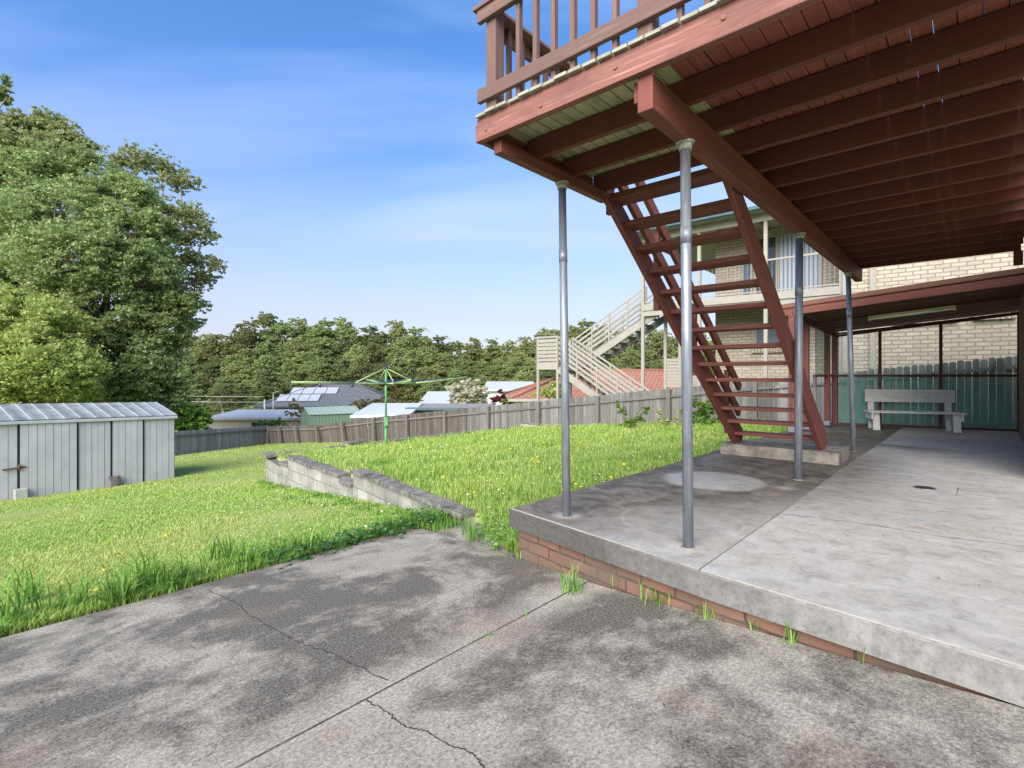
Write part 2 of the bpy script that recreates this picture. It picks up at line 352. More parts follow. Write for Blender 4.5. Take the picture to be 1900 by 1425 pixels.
def m_patio():
    m = NM('patio_concrete', .7, .35); v = m.co('UV'); s = m.sep(v)
    a, b = s[0], s[1]
    big = m.noise(v, 1.1, 6, .6, .8); med = m.noise(v, 3.5, 6, .62, 1.2); fine = m.noise(v, 40, 4, .6)
    light = m.mix(m.ramp(big, [(.35, 0.), (.7, 1.)]), (.41, .395, .365), (.335, .31, .27))
    light = m.mix(m.math('MULTIPLY', m.ramp(med, [(.45, 0.), (.62, 1.)]), .55), light, (.34, .31, .26))
    dirt = m.mix(m.ramp(med, [(.35, 0.), (.65, 1.)]), (.055, .046, .034), (.19, .163, .125))
    # dirty strip left of the joint (b > 1.12), fading in under the stair side
    left = m.ramp(m.math('ADD', b, m.math('MULTIPLY', m.math('SUBTRACT', big, .5), .25)), [(.0, 0.), (.001, 0.)])
    lm = m.math('GREATER_THAN', b, 1.119)
    depth = m.math('MULTIPLY', m.math('SUBTRACT', a, 4.2), .45, clamp=True)
    far = m.math('MULTIPLY', m.math('SUBTRACT', 8.9, a), .9, clamp=True)
    spill = m.math('MULTIPLY', m.math('MULTIPLY', m.math('SUBTRACT', b, m.math('ADD', .1, m.math('MULTIPLY', big, .7))), 1.7, clamp=True), m.math('MULTIPLY', depth, far))
    nearf = m.math('ADD', m.math('MULTIPLY', m.math('SUBTRACT', b, 1.25), .72), m.math('MULTIPLY', m.math('SUBTRACT', a, 3.3), .36), clamp=True)
    ldirt = m.math('MULTIPLY', lm, m.math('MULTIPLY', m.math('ADD', .22, nearf), m.ramp(m.math('ADD', med, m.math('MULTIPLY', nearf, .25)), [(.38, .35), (.56, 1.)])), clamp=True)
    # dark band across the slab at a ~ 9.3 .. 9.8
    band = m.math('MULTIPLY', m.math('SUBTRACT', 1.0, m.math('MULTIPLY', m.math('ABSOLUTE', m.math('SUBTRACT', a, m.math('ADD', 9.0, m.math('MULTIPLY', big, 1.0)))), 2.2), clamp=True), m.math('MULTIPLY', m.math('SUBTRACT', b, -.3), 1.0, clamp=True))
    dm = m.math('MAXIMUM', m.math('MAXIMUM', ldirt, m.math('MULTIPLY', spill, .8)), m.math('MULTIPLY', band, .85))
    def disc(ca, cb, r, soft, wob=.12):
        x = m.math('SUBTRACT', a, ca); y = m.math('SUBTRACT', b, cb)
        dd = m.math('SQRT', m.math('ADD', m.math('MULTIPLY', x, x), m.math('MULTIPLY', y, y)))
        dd = m.math('ADD', dd, m.math('MULTIPLY', m.math('SUBTRACT', med, .5), wob))
        return dd, m.math('MULTIPLY', m.math('SUBTRACT', r, dd), 1/soft, clamp=True)
    d1, k1 = disc(5.22, 1.97, .52, .09, .22); d2, k2 = disc(3.62, 1.60, .42, .05, .04); d3, k3 = disc(4.42, 1.62, .23, .05, .04)
    dm = m.math('MULTIPLY', dm, m.math('SUBTRACT', 1.0, m.math('MULTIPLY', k1, .85)))
    dm = m.math('MULTIPLY', dm, m.math('SUBTRACT', 1.0, m.math('MULTIPLY', k2, .15)))
    col = m.mix(dm, light, dirt)
    ring = m.math('MULTIPLY', m.math('SUBTRACT', .018, m.math('ABSOLUTE', m.math('SUBTRACT', d2, .42))), 60., clamp=True)
    ring3 = m.math('MULTIPLY', m.math('SUBTRACT', .012, m.math('ABSOLUTE', m.math('SUBTRACT', d3, .23))), 60., clamp=True)
    ring1 = m.math('MULTIPLY', m.math('SUBTRACT', .012, m.math('ABSOLUTE', m.math('SUBTRACT', d1, .46))), 60., clamp=True)
    col = m.mix(m.math('MULTIPLY', m.math('MAXIMUM', ring, ring3), .22), col, (.46, .43, .37)); col = m.mix(m.math('MULTIPLY', ring1, .3), col, (.33, .29, .22))
    # pale splash rings at post feet
    for (pa, pb) in ((3.17, 2.29), (3.086, 1.315), (5.30, 1.34), (7.42, 1.31)):
        _, k = disc(pa, pb, .13, .12, .10); col = m.mix(m.math('MULTIPLY', k, .7), col, (.47, .43, .37))
    # rust marks
    for (pa, pb, rr) in ((4.55, .28, .07), (5.55, -.05, .05), (4.1, .75, .03)):
        _, k = disc(pa, pb, rr, rr, .12); col = m.mix(m.math('MULTIPLY', k, .5), col, (.36, .20, .075))
    col = m.mix(m.math('MULTIPLY', m.ramp(fine, [(.45, 0.), (.65, 1.)]), .22), col, (.17, .155, .13))
    col = m.mix(m.math('MULTIPLY', m.ramp(m.noise(m.co('UV', (2.5, .5, 1), rot=(0, 0, .5)), 2.2, 6, .6, 1.5), [(.5, 0.), (.66, 1.)]), m.math('MULTIPLY', m.math('SUBTRACT', 1.0, lm), .22)), col, (.54, .54, .53))
    col = m.mix(.8, col, m.ramp(m.noise(v, 7, 8, .75, .6), [(.34, .62), (.5, .98), (.66, 1.12)]), 'MULTIPLY')
    m.color(col); m.bump(m.math('ADD', fine, med), .12, .004)
    m.l(m.math('SUBTRACT', .78, m.math('MULTIPLY', big, .25)), m.b.inputs['Roughness']); return m.m
M['patio'] = m_patio()
def m_slab_edge():
    m = NM('slab_edge_concrete', .9); v = m.co('UV'); s = m.sep(v)
    st = m.noise(m.co('UV', (4, .8, 1)), 2.2, 8, .75, .5); big = m.noise(m.co('UV', (1, 2, 1)), 1.8, 6, .65); fi = m.noise(v, 60, 4)
    col = m.mix(m.ramp(big, [(.35, 0.), (.65, 1.)]), (.27, .265, .25), (.19, .183, .165))
    lf = m.ramp(s[0], [(.0, 1.), (.9, .95), (1., .8)]) 
    u = m.math('MULTIPLY', m.math('SUBTRACT', m.math('ADD', 1.9, m.math('MULTIPLY', big, 1.0)), s[0]), .6, clamp=True)
    col = m.mix(m.math('MULTIPLY', u, .88), col, (.06, .056, .048))
    col = m.mix(m.math('MULTIPLY', m.ramp(st, [(.46, 0.), (.66, 1.)]), .38), col, (.09, .086, .075))
    col = m.mix(m.math('MULTIPLY', m.ramp(fi, [(.5, 0.), (.7, 1.)]), .35), col, (.14, .13, .12))
    col = m.mix(1.0, col, m.ramp(m.noise(v, 22, 6, .8), [(.36, .7), (.5, .98), (.66, 1.15)]), 'MULTIPLY')
    m.color(col); m.bump(m.math('ADD', fi, st), .3, .006); return m.m
M['slab_edge'] = m_slab_edge()
M['step'] = (lambda m: (m.color(m.mix(m.ramp(m.noise(m.co('Object'), 5, 6, .7), [(.38, 0.), (.62, 1.)]), (.27, .24, .20), (.12, .11, .09))), m.bump(m.noise(m.co('Object'), 40, 4), .4, .006), m.m)[2])(NM('weathered_step_concrete', .93))
def m_grass_ground():
    m = NM('lawn_soil_and_thatch', 1, .1); v = m.co('Object'); n = m.noise(v, 1.2, 6, .6); f = m.noise(v, 25, 4, .7)
    col = m.mix(m.ramp(n, [(.3, 0.), (.7, 1.)]), (.22, .28, .07), (.33, .36, .13)); col = m.mix(m.math('MULTIPLY', m.ramp(f, [(.45, 0.), (.7, 1.)]), .5), col, (.13, .18, .04))
    m.color(col); m.bump(f, .6, .03); return m.m
M['lawn'] = m_grass_ground()
def m_leaf(name, stops, trans=.35, rough=.55, cl=.5, alt=None, obj_var=False):
    """stops by per-leaf random; clump attribute shifts hue"""
    m = NM(name, rough, .12); r = m.attr('rnd'); k = m.attr('clump')
    oi = m.n('ShaderNodeObjectInfo'); col = m.ramp(r, stops)
    ov = m.math('MULTIPLY_ADD', oi.outputs['Random'], .8, .6); hv = m.n('ShaderNodeHueSaturation'); m.l(m.math('MULTIPLY_ADD', oi.outputs['Random'], .035, .483), hv.inputs['Hue']); m.l(ov if obj_var else m.math('MULTIPLY_ADD', oi.outputs['Random'], 0., 1.), hv.inputs['Value']); m.l(col, hv.inputs['Color'])
    if obj_var: col = hv.outputs[0]
    col = m.mix(m.math('MULTIPLY', k, cl), col, alt or tuple(v*.45 for v in stops[0][1]))
    m.color(col); t = m.n('ShaderNodeBsdfTranslucent'); m.l(col, t.inputs[0]); x = m.n('ShaderNodeMixShader'); x.inputs[0].default_value = trans
    out = m.t.nodes['Material Output']; m.l(m.b.outputs[0], x.inputs[1]); m.l(t.outputs[0], x.inputs[2]); m.l(x.outputs[0], out.inputs[0]); return m.m
M['blade'] = m_leaf('lawn_blade', [(0, (.16, .31, .045)), (.4, (.30, .46, .075)), (.75, (.44, .56, .14)), (1, (.60, .62, .28))], .4, .5, .6, (.52, .55, .19))
M['blade_rich'] = m_leaf('rank_grass_blade', [(0, (.09, .22, .035)), (.5, (.18, .37, .06)), (1, (.33, .49, .13))], .4, .45, .3, (.07, .18, .02))
M['flower_y'] = m_plain('yellow_petal', (.75, .50, .02), .6, .1)
M['flower_w'] = m_plain('white_petal', (.7, .72, .7), .6, .1)
M['leaf_big'] = m_leaf('big_tree_leaf', [(0, (.10, .18, .06)), (.5, (.30, .41, .15)), (.97, (.55, .63, .32)), (1, (.62, .36, .2))], .45, .5, .55, (.30, .33, .11))
M['leaf_light'] = m_leaf('light_tree_leaf', [(0, (.20, .30, .07)), (.5, (.37, .48, .14)), (.95, (.55, .62, .24)), (1, (.60, .38, .18))], .45, .5, .6, (.40, .42, .11))
M['leaf_gum'] = m_leaf('gum_leaf', [(0, (.17, .21, .085)), (.5, (.32, .36, .15)), (1, (.52, .54, .26))], .45, .5, .5, (.24, .28, .11))
M['leaf_far'] = m_leaf('forest_gum_leaf', [(0, (.16, .20, .07)), (.5, (.31, .34, .12)), (1, (.50, .50, .21))], .45, .6, .5, (.19, .25, .10), True)
M['leaf_far2'] = m_leaf('forest_dark_leaf', [(0, (.13, .18, .065)), (.5, (.24, .29, .10)), (1, (.42, .46, .19))], .45, .6, .5, (.17, .23, .09), True)
M['leaf_shrub'] = m_leaf('shrub_leaf', [(0, (.07, .16, .02)), (.5, (.14, .27, .04)), (1, (.24, .36, .07))], .35, .5, .4)
M['leaf_weed'] = m_leaf('dark_broad_leaf', [(0, (.03, .09, .02)), (.5, (.055, .15, .035)), (1, (.11, .22, .06))], .3, .4, .3)
M['leaf_cream'] = m_leaf('cream_blossom', [(0, (.30, .32, .15)), (.35, (.55, .52, .36)), (1, (.75, .70, .55))], .3, .6, .4)
M['leaf_red'] = m_leaf('purple_red_leaf', [(0, (.06, .012, .018)), (.6, (.14, .025, .035)), (1, (.22, .05, .05))], .3, .5, .3)
M['leaf_bronze'] = m_leaf('bronze_green_leaf', [(0, (.09, .10, .02)), (.5, (.17, .19, .04)), (.8, (.26, .20, .06)), (1, (.32, .14, .06))], .3, .5, .4)
def m_bark(name, c1, c2):
    m = NM(name, .9); n = m.noise(m.co('Object', (3, 3, .6)), 2, 5); m.color(m.mix(m.ramp(n, [(.35, 0.), (.65, 1.)]), c1, c2)); m.bump(n, .4, .03); return m.m
M['bark'] = m_bark('grey_brown_bark', (.13, .105, .085), (.22, .19, .16)); M['bark_pale'] = m_bark('pale_gum_bark', (.42, .38, .33), (.24, .21, .18))
def m_corr(name, c, freq, axis=0, dark=.5, rough=.5, stain=(.10, .11, .12), st=.6):
    m = NM(name, rough, .4); s = m.sep(m.co('UV')); f = m.math('SINE', m.math('MULTIPLY', s[axis], freq)); h = m.math('MULTIPLY', m.math('ADD', f, 1.), .5)
    n = m.noise(m.co('UV'), 2.5, 6, .65, .6); col = m.mix(m.math('MULTIPLY', m.ramp(n, [(.45, 0.), (.7, 1.)]), st), c, stain)
    m.color(col); m.bump(h, .6, .02); return m.m
M['green_shed'] = m_corr('pale_green_ribbed_steel', (.12, .19, .135), 2*math.pi/.2, 0, st=.1)
M['green_shed_roof'] = m_corr('pale_green_roof_steel', (.27, .34, .28), 2*math.pi/.25, 0, st=.1)
M['carport_under'] = m_corr('brown_roof_lining', (.17, .085, .05), 2*math.pi/.35, 0, st=.3, rough=.75, stain=(.10, .05, .035))
M['shed_roof'] = m_corr('lichen_stained_shed_roof', (.25, .265, .27), 2*math.pi/.3, 0, st=.9, stain=(.13, .135, .14))
def m_shedwall():
    m = NM('dull_white_shed_steel', .5, .4); v = m.co('UV'); n = m.noise(v, 2, 6, .6, .4); sp = m.noise(v, 30, 3)
    col = m.mix(m.ramp(n, [(.35, 0.), (.7, 1.)]), (.50, .495, .505), (.41, .41, .42)); col = m.mix(m.ramp(sp, [(.68, 0.), (.74, .6)]), col, (.16, .15, .14))
    col = m.mix(m.math('MULTIPLY', m.attr(), .2), col, (.30, .33, .34)); m.color(col); m.bump(n, .3, .01); return m.m
M['shed_wall'] = m_shedwall()
def m_screen(name, c1, c2, op):
    m = NM(name, .8, .2); n = m.noise(m.co('UV', (3, 1, 1)), 2, 4, .6, 1.0)
    m.color(m.mix(n, c1, c2)); t = m.n('ShaderNodeBsdfTransparent'); x = m.n('ShaderNodeMixShader')
    m.l(m.math('MULTIPLY_ADD', n, .16, op-.08), x.inputs[0]); out = m.t.nodes['Material Output']
    m.l(t.outputs[0], x.inputs[1]); m.l(m.b.outputs[0], x.inputs[2]); m.l(x.outputs[0], out.inputs[0]); return m.m
M['screen'] = m_screen('green_shade_mesh', (.22, .46, .36), (.32, .56, .46), .30); M['screen_dk'] = m_screen('dense_green_mesh', (.07, .36, .28), (.12, .46, .36), .36)

# ================================================================== SETTING
# ground sheet
def ground():
    xs = np.unique(np.concatenate([np.linspace(-40, 30, 71), np.geomspace(30, 1200, 18), -np.geomspace(40, 1200, 18)]))
    ys = np.unique(np.concatenate([np.linspace(-12, 45, 58), np.geomspace(45, 1500, 22), -np.geomspace(12, 400, 8)]))
    vs = []; fs = []
    for y in ys:
        for x in xs:
            a, b = ab(x, y); z = zl(b)
            if b < 4.30: z = min(z, drive_z(b)-.11) if b > -6 else -.75
            z += .03*mnoise.noise(Vector((x*.5, y*.5, 0)))*(1 if b > 4.8 else 0)
            if a > 12.6 and b < 6: z = min(z, -.3)
            vs.append((x, y, z))
    nx = len(xs)
    for j in range(len(ys)-1):
        for i in range(nx-1): fs.append((j*nx+i, j*nx+i+1, (j+1)*nx+i+1, (j+1)*nx+i))
    me = bpy.data.meshes.new('ground'); me.from_pydata(vs, [], fs); me.materials.append(M['lawn']); me.polygons.foreach_set('use_smooth', [True]*len(fs))
    o = bpy.data.objects.new('ground', me); C.objects.link(o); o['kind'] = 'structure'
ground()
# wall line of the raised lawn
N0 = Vector((-.43, 5.42, 0)); N1 = Vector((-2.363, 7.95, 0)); N1b = Vector((-2.66, 8.26, 0)); N2 = Vector((-4.29, 10.12, 0)); N2b = Vector((-4.62, 10.5, 0)); N3 = Vector((-5.41, 11.57, 0))
def coping_end(s): return Vector((N3.x+Ax*s, N3.y+Ay*s, 0))
# raised lawn sheet: bilinear patch between slab edge and wall
def in_upper(x, y):
    a, b = ab(x, y)
    if b < 2.70 or a > 13.75: return False
    # wall line as a(b)
    w = [ab(*q.xy) for q in (N0, N1, N2, N3)]
    bb = [3.2]+[q[1] for q in w]; aa = [3.25]+[q[0] for q in w]
    if b > w[-1][1]-.0: return False
    return a > np.interp(b, bb, aa)+.09 if b > 2.9 else a > 3.15
def upper():
    w = [ab(*q.xy) for q in (N0, N1, N2, N3)]
    bs = np.unique(np.concatenate([np.linspace(2.66, w[-1][1], 40)])); vs = []; fs = []; na = 60
    for b in bs:
        a0 = np.interp(b, [2.66, 3.0]+[q[1] for q in w], [3.14, 3.20]+[q[0]+.06 for q in w])
        for k in range(na):
            a = a0+(13.78-a0)*(k/(na-1))**1.4
            z = zup(a, b)+.025*mnoise.noise(Vector((a*.8, b*.8, 3)))
            if k == 0: z -= .45; a -= .02
            vs.append(tuple(P(a, b, z)))
    for j in range(len(bs)-1):
        for k in range(na-1): fs.append((j*na+k, (j+1)*na+k, (j+1)*na+k+1, j*na+k+1)[::-1])
    me = bpy.data.meshes.new('raised_lawn'); me.from_pydata(vs, [], fs); me.materials.append(M['lawn']); me.polygons.foreach_set('use_smooth', [True]*len(fs))
    o = bpy.data.objects.new('raised_lawn', me); C.objects.link(o); o['kind'] = 'structure'
upper()
# driveway: two pours with an open joint, plus the small apron piece
abuv = lambda p: ab(p.x, p.y)
def slab(mb, pts, zf, th, n=1):
    pl = [P(a, b) for a, b in pts]; z1 = [zf(a, b) for a, b in pts]; z0 = [z-th for z in z1]
    mb.prism(pl, z0, z1, r=.5, uvf=abuv)
mb = MB(3)
g = .007
slab(mb, [(-4.5, -6), (2.62, -6), (2.62, -.13), (2.66, 0.2), (2.79, 1.119), (2.905, 1.93-g), (-4.5, 1.93-g)], lambda a, b: drive_z(b), .10)
slab(mb, [(-4.5, 1.93+g), (2.925, 1.93+g), (3.09, 2.80), (3.16, 3.05), (3.34, 4.22), (3.26, 4.35), (-4.5, 4.42)], lambda a, b: drive_z(b), .10)
drv = mb.build('driveway', M['drive'], bevel=.006, kind='structure')
mb = MB(4)
slab(mb, [(3.12, 2.80), (3.75, 2.86), (3.80, 3.80), (3.36, 4.10), (3.18, 3.05)], lambda a, b: drive_z(b)-.01+.06*max(0, a-3.3), .10)
mb.build('path', M['drive'], bevel=.006, kind='structure')
def crack(name, pts, w, zf, m, parent):
    mb = MB(9); rng = random.Random(len(pts))
    P2 = []
    for i in range(len(pts)-1):
        p, q = pts[i], pts[i+1]
        for k in range(5): P2.append(lerp(p, q, k/5)+Vector((rng.uniform(-1, 1), rng.uniform(-1, 1), 0))*.006*(k > 0))
    P2.append(pts[-1])
    prev = None
    for i, p in enumerate(P2):
        q = P2[min(i+1, len(P2)-1)]; o = P2[max(i-1, 0)]; d = (q-o); d.z = 0; d.normalize(); s = Vector((-d.y, d.x, 0))*w*rng.uniform(.35, 1)*.5
        a, b = ab(p.x, p.y); z = zf(a, b)+.002
        cur = (Vector((p.x+s.x, p.y+s.y, z)), Vector((p.x-s.x, p.y-s.y, z)))
        if prev: mb.face([prev[1], cur[1], cur[0], prev[0]], [(0, 0)]*4, .5)
        prev = cur
    return mb.build(name, m, parent)
def Gd(px, py):
    t = (px-950)/FPX; Y = 1.208/((py-HOR)/FPX-.085*(-Ay*t+Ax)); return Vector((t*Y, Y, 0))
c1 = [(383, 1094), (409, 1105), (438, 1119), (457, 1138), (483, 1153), (516, 1171), (553, 1191), (589, 1204), (623, 1215), (648, 1232), (674, 1239), (698, 1252)]
c1b = [(622, 1213), (648, 1230), (674, 1239), (692, 1252), (721, 1263)]
c1 = c1[:9]+c1b[1:]
c2 = [(679, 1298), (688, 1307), (707, 1313), (722, 1326), (736, 1337), (751, 1348), (773, 1353), (792, 1357), (810, 1370), (836, 1385), (858, 1390), (876, 1398), (887, 1410), (897, 1425), (915, 1450)]
crack('crack', [Gd(*p) for p in c1], .008, lambda a, b: drive_z(b), M['crack'], drv)
crack('crack', [Gd(*p) for p in c2], .008, lambda a, b: drive_z(b), M['crack'], drv)
# patio slab: front edge skewed, joint at b = 1.119
J = 1.119; g = .006
mb = MB(5)
fr = [(2.60, -.43), (2.633, -.128), (2.774, J)]
ov = .10
PT = .135
slab(mb, [(2.600, -.43), (13.6, -.60), (13.6, J-g), (2.774, J-g)], lambda a, b: 0.0, PT)
slab(mb, [(2.776, J+g), (13.6, J+g), (13.6, 2.70), (3.06, 2.74)], lambda a, b: 0.0, PT)
patio = mb.build('patio', M['patio'], bevel=.008, kind='structure')
# render skin of the slab's edge faces (a real thin skin of concrete)
mb = MB(6)
ea = [P(3.048, 2.752), P(2.765, J), P(2.588, -.45)]
L0 = 0
for p, q in ((ea[0], ea[1]), (ea[1], ea[2])):
    l = (q-p).length; d = (q-p)/l; nrm = Vector((d.y, -d.x, 0))
    if nrm.dot(P(-1, 0)) < 0: nrm = -nrm
    nrm *= .010
    pts = [p+nrm, q+nrm]
    mb.face([Vector((pts[0].x, pts[0].y, -.142)), Vector((pts[1].x, pts[1].y, -.142)), Vector((pts[1].x, pts[1].y, -.012)), Vector((pts[0].x, pts[0].y, -.012))], [(L0, 0), (L0+l, 0), (L0+l, .13), (L0, .13)], .5)
    mb.face([Vector((pts[0].x, pts[0].y, -.012)), Vector((pts[1].x, pts[1].y, -.012)), Vector((q.x, q.y, -.003)), Vector((p.x, p.y, -.003))], [(L0, 0), (L0+l, 0), (L0+l, .02), (L0, .02)], .5)
    mb.face([Vector((p.x, p.y, -.142)), Vector((q.x, q.y, -.142)), Vector((pts[1].x, pts[1].y, -.142)), Vector((pts[0].x, pts[0].y, -.142))], [(0, 0)]*4, .5)
    L0 += l
mb.build('edge_render', M['slab_edge'], patio)
# faint cracks in the patio
for pts in ([(1451, 953), (1560, 966), (1660, 981), (1760, 998), (1850, 1008), (1915, 1016)], [(1734, 910), (1775, 919), (1800, 917), (1850, 924), (1915, 933)], [(1774, 920), (1778, 905)]):
    crack('crack', [G(*p) for p in pts], .007, lambda a, b: 0.0, M['crack'], patio)
for pts in ([(1825, 831), (1915, 836)],):
    crack('crack', [G(*p) for p in pts], .012, lambda a, b: 0.0, M['crack'], patio)
# brick plinth under the slab
t = thing('brick_wall', 'low salmon brick wall under the front edge of the raised concrete patio', 'wall', tuple(P(2.9, 1.1, -.3)))
mb = MB(7)
q0, q1, q2 = P(3.09, 2.70), P(2.80, J), P(2.635, -.45); q3 = P(3.9, 2.66)
for p, q in ((q0, q1), (q1, q2), (q3, q0)):
    l = (q-p).length; d = (q-p)/l; nin = Vector((-d.y, d.x, 0))
    mb.face([Vector((p.x, p.y, -.75)), Vector((q.x, q.y, -.75)), Vector((q.x, q.y, -.137)), Vector((p.x, p.y, -.137))], [(0, -.75+.137), (l, -.75+.137), (l, 0), (0, 0)], .5)
mb.build('brickwork', M['brick_plinth'], t)
# thin step slab under the stair
mb = MB(8)
stp = [P(7.05, 1.20), P(7.72, 1.20), P(7.72, 2.56), P(7.05, 2.56)]
mb.prism(stp, .002, .145)
tag(mb.build('concrete_step', M['step'], bevel=.008), 'weathered concrete block step on the patio under the foot of the red stair', 'step')
# round drain
t = thing('floor_drain', 'small black round drain set flush in the patio concrete', 'drain', tuple(G(1716, 906)))
mb = MB(2); c = G(1716, 906); mb.tube(c+Vector((0, 0, .001)), c+Vector((0, 0, .006)), .085, n=24); mb.build('rim', M['steel'], t)
mb = MB(2); mb.tube(c+Vector((0, 0, .004)), c+Vector((0, 0, .008)), .078, n=24); mb.build('grate', M['drain'], t)

# ================================================================== DECK
dk = thing('timber_deck', 'raised dark red timber deck on galvanised steel posts over the patio', 'deck', tuple(P(3, 1.3, 0)))
ZJ, ZM, ZB = 2.675, 2.48, 2.83      # joist underside, main beam underside, joist top
A0 = 2.549; BL = 2.56; BR = -.43; BM = 1.335; SP = .4555
dA = Vector((Ax, Ay, 0)); dB = Vector((-Ay, Ax, 0)); UP = Vector((0, 0, 1))
def box_ab(mb, a0, a1, b0, b1, z0, z1, along='a', off=True, r=None):
    c = P((a0+a1)/2, (b0+b1)/2, (z0+z1)/2)
    if along == 'a': mb.ob(c, dA, dB, UP, abs(a1-a0)/2, abs(b1-b0)/2, (z1-z0)/2, off, r)
    elif along == 'b': mb.ob(c, dB, -dA, UP, abs(b1-b0)/2, abs(a1-a0)/2, (z1-z0)/2, off, r)
    else: mb.ob(c, UP, dA, dB, (z1-z0)/2, abs(a1-a0)/2, abs(b1-b0)/2, off, r)
AE = A0+15*SP+.03
# fascia: main board plus a thinner strip above, bolted
mb = MB(11); box_ab(mb, A0-.025, A0+.025, BR, BL+.045, ZJ, 2.795, 'b', r=.2); mb.build('fascia', M['red_front'], dk, bevel=.004)
mb = MB(12); box_ab(mb, A0-.012, A0+.022, BR, BL+.045, 2.798, 2.835, 'b', r=.5); mb.build('fascia_strip', M['red_front'], dk, bevel=.003)
for b in (2.5, 2.02, 1.49, .9, .2):
    mb = MB(13); mb.tube(P(A0-.032, b, 2.745+.02*math.sin(b*9)), P(A0-.024, b, 2.745+.02*math.sin(b*9)), .013, n=10); mb.build('bolt', M['red_front'], dk)
# joists
for k in range(1, 16):
    a = A0+k*SP; b1 = BL-.02 if k <= 3 else BM-.0
    if k > 3: b1 = BM+.05
    mb = MB(20+k); box_ab(mb, a, a+.045, BR, b1, ZJ, 2.825, 'b'); mb.build('joist', M['red_joist'], dk, bevel=.003)
# beams
mb = MB(41); box_ab(mb, 2.565, 9.42, BM-.045, BM+.045, ZM, ZJ-.002, 'a', r=.3); mb.build('main_beam', M['red'], dk, bevel=.006)
mb = MB(45); box_ab(mb, 4.0, AE, BM+.052, BM+.09, ZJ, 2.833, 'a', r=.3); mb.build('rim_joist', M['red_joist'], dk)
mb = MB(42); box_ab(mb, 2.60, 3.98, 2.43, 2.50, 2.587, ZJ-.002, 'a', r=.3); mb.build('side_beam', M['red'], dk, bevel=.005)
mb = MB(43); box_ab(mb, 2.60, 3.0, BM+.047, BM+.085, 2.56, ZJ-.002, 'a', r=.3); mb.build('packer', M['red'], dk, bevel=.004)
mb = MB(44); box_ab(mb, A0+.03, 3.95, BL+.0, BL+.042, ZJ+.003, 2.822, 'a', r=.3); mb.build('end_joist', M['red'], dk, bevel=.004)
# deck boards (along A), gap 7 mm
rng = random.Random(5)
pale = MB(50); red = MB(51); ends = MB(52); blockers = MB(53)
b = BL+.03
while b > BR:
    w = .090; gap = rng.choice([.006, .008, .010]) if b > 1.2 else rng.choice([.005, .006, .007])
    a_end = 3.97 if b-w > BM+.03 else AE
    a_s = A0-.035-rng.uniform(0, .018)
    tgt = pale if b-w > BM-.06 else red
    box_ab(tgt, A0+.0, a_end, b-w, b, 2.8365, 2.858, 'a')
    box_ab(ends, a_s, A0-.0005, b-w, b, 2.8365, 2.858, 'a')
    opn = b < .55 and rng.random() < .4
    if opn: gap = .0038
    if not opn: box_ab(blockers, A0+.01, a_end, b-w-gap+.0003, b-w-.0003, 2.846, 2.856, 'a')  # dark strip added in the gap to block light streaks from above
    b -= w+gap
pale.build('weathered_decking', M['pale_board'], dk); red.build('painted_decking', M['red_board'], dk); blockers.build('gap_light_block', M['gap_fill'], dk); ends.build('board_ends', M['board_top'], dk, bevel=.003)
# posts
def steel_post(base, top, r=.030):
    mb = MB(60); mb.tube(base, top, r, n=20); o = mb.build('support_post', M['galv'], dk)
    cp = MB(61); u = (Vector(top)-Vector(base)).normalized(); T = Vector(top); cp.tube(T-u*.05, T-u*.012, r+.006, r+.012, n=20); cp.tube(T-u*.012, T, r+.016, r+.026, n=20); cp.build('post_cap', M['cap_white'], o)
    bs = MB(63); B_ = Vector(base); bs.tube(B_+Vector((0, 0, -.001)), B_+Vector((0, 0, .006)), r+.016, r+.008, n=20); bs.build('grout_collar', M['step'], o)
    cj = MB(62); M_ = lerp(Vector(base), T, .77); cj.tube(M_-u*.05, M_+u*.05, r+.0025, n=20); cj.build('pipe_joiner', M['galv'], o)
p1t = V(1043, 340, 4.14); steel_post(G(1051.5, 958), Vector((p1t.x, p1t.y, 2.586)), .031)
for (bx, by) in ((1277, 1016), (1481, 890), (1584, 838)):
    p = G(bx, by); aa, bb = ab(p.x, p.y); steel_post(p, P(aa, BM-.005, ZM-.001), .0315 if bx < 1300 else .036 if bx < 1500 else .032)
# railing
ZR0, ZR1 = 2.945, 3.035
def railing_run(along, fixed, lo, hi, posts, bal, outsign):
    """along 'b': front run at a=fixed ; 'a': side run at b=fixed"""
    def bx(mb, u0, u1, o0, o1, z0, z1, g):
        if along == 'b': box_ab(mb, fixed+min(o0*outsign, o1*outsign), fixed+max(o0*outsign, o1*outsign), u0, u1, z0, z1, g)
        else: box_ab(mb, u0, u1, fixed+min(o0*outsign, o1*outsign), fixed+max(o0*outsign, o1*outsign), z0, z1, g)
    m1 = MB(70); bx(m1, lo, hi, .045, .08, ZR0, ZR1, along); m1.build('bottom_rail', M['rail'], dk, bevel=.004)
    m1 = MB(71); bx(m1, lo, hi, .045, .08, 3.50, 3.585, along); m1.build('top_rail', M['rail'], dk, bevel=.004)
    m1 = MB(72); bx(m1, lo-.03, hi+.03, -.055, .095, 3.588, 3.615, along); m1.build('hand_rail', M['rail'], dk, bevel=.004)
    for u in posts:
        m1 = MB(int(u*100)+5); bx(m1, u-.045, u+.045, -.045, .0445, 2.862, 3.587, 'z'); m1.build('railing_post', M['rail'], dk, bevel=.004)
    for u in bal:
        m1 = MB(int(u*100)+9); bx(m1, u-.016, u+.016, .009, .0448, 2.866, 3.585, 'z'); m1.build('baluster', M['rail'], dk, bevel=.002)
railing_run('b', A0+.055, BR, BL+.03, [2.49, 1.335, .15], [x for x in (2.245+.0, 2.10, 1.955, 1.81, 1.665, 1.52, 1.14, .995, .85, .705, .56, .415, .27, 0.02, -.12, -.26)], -1)
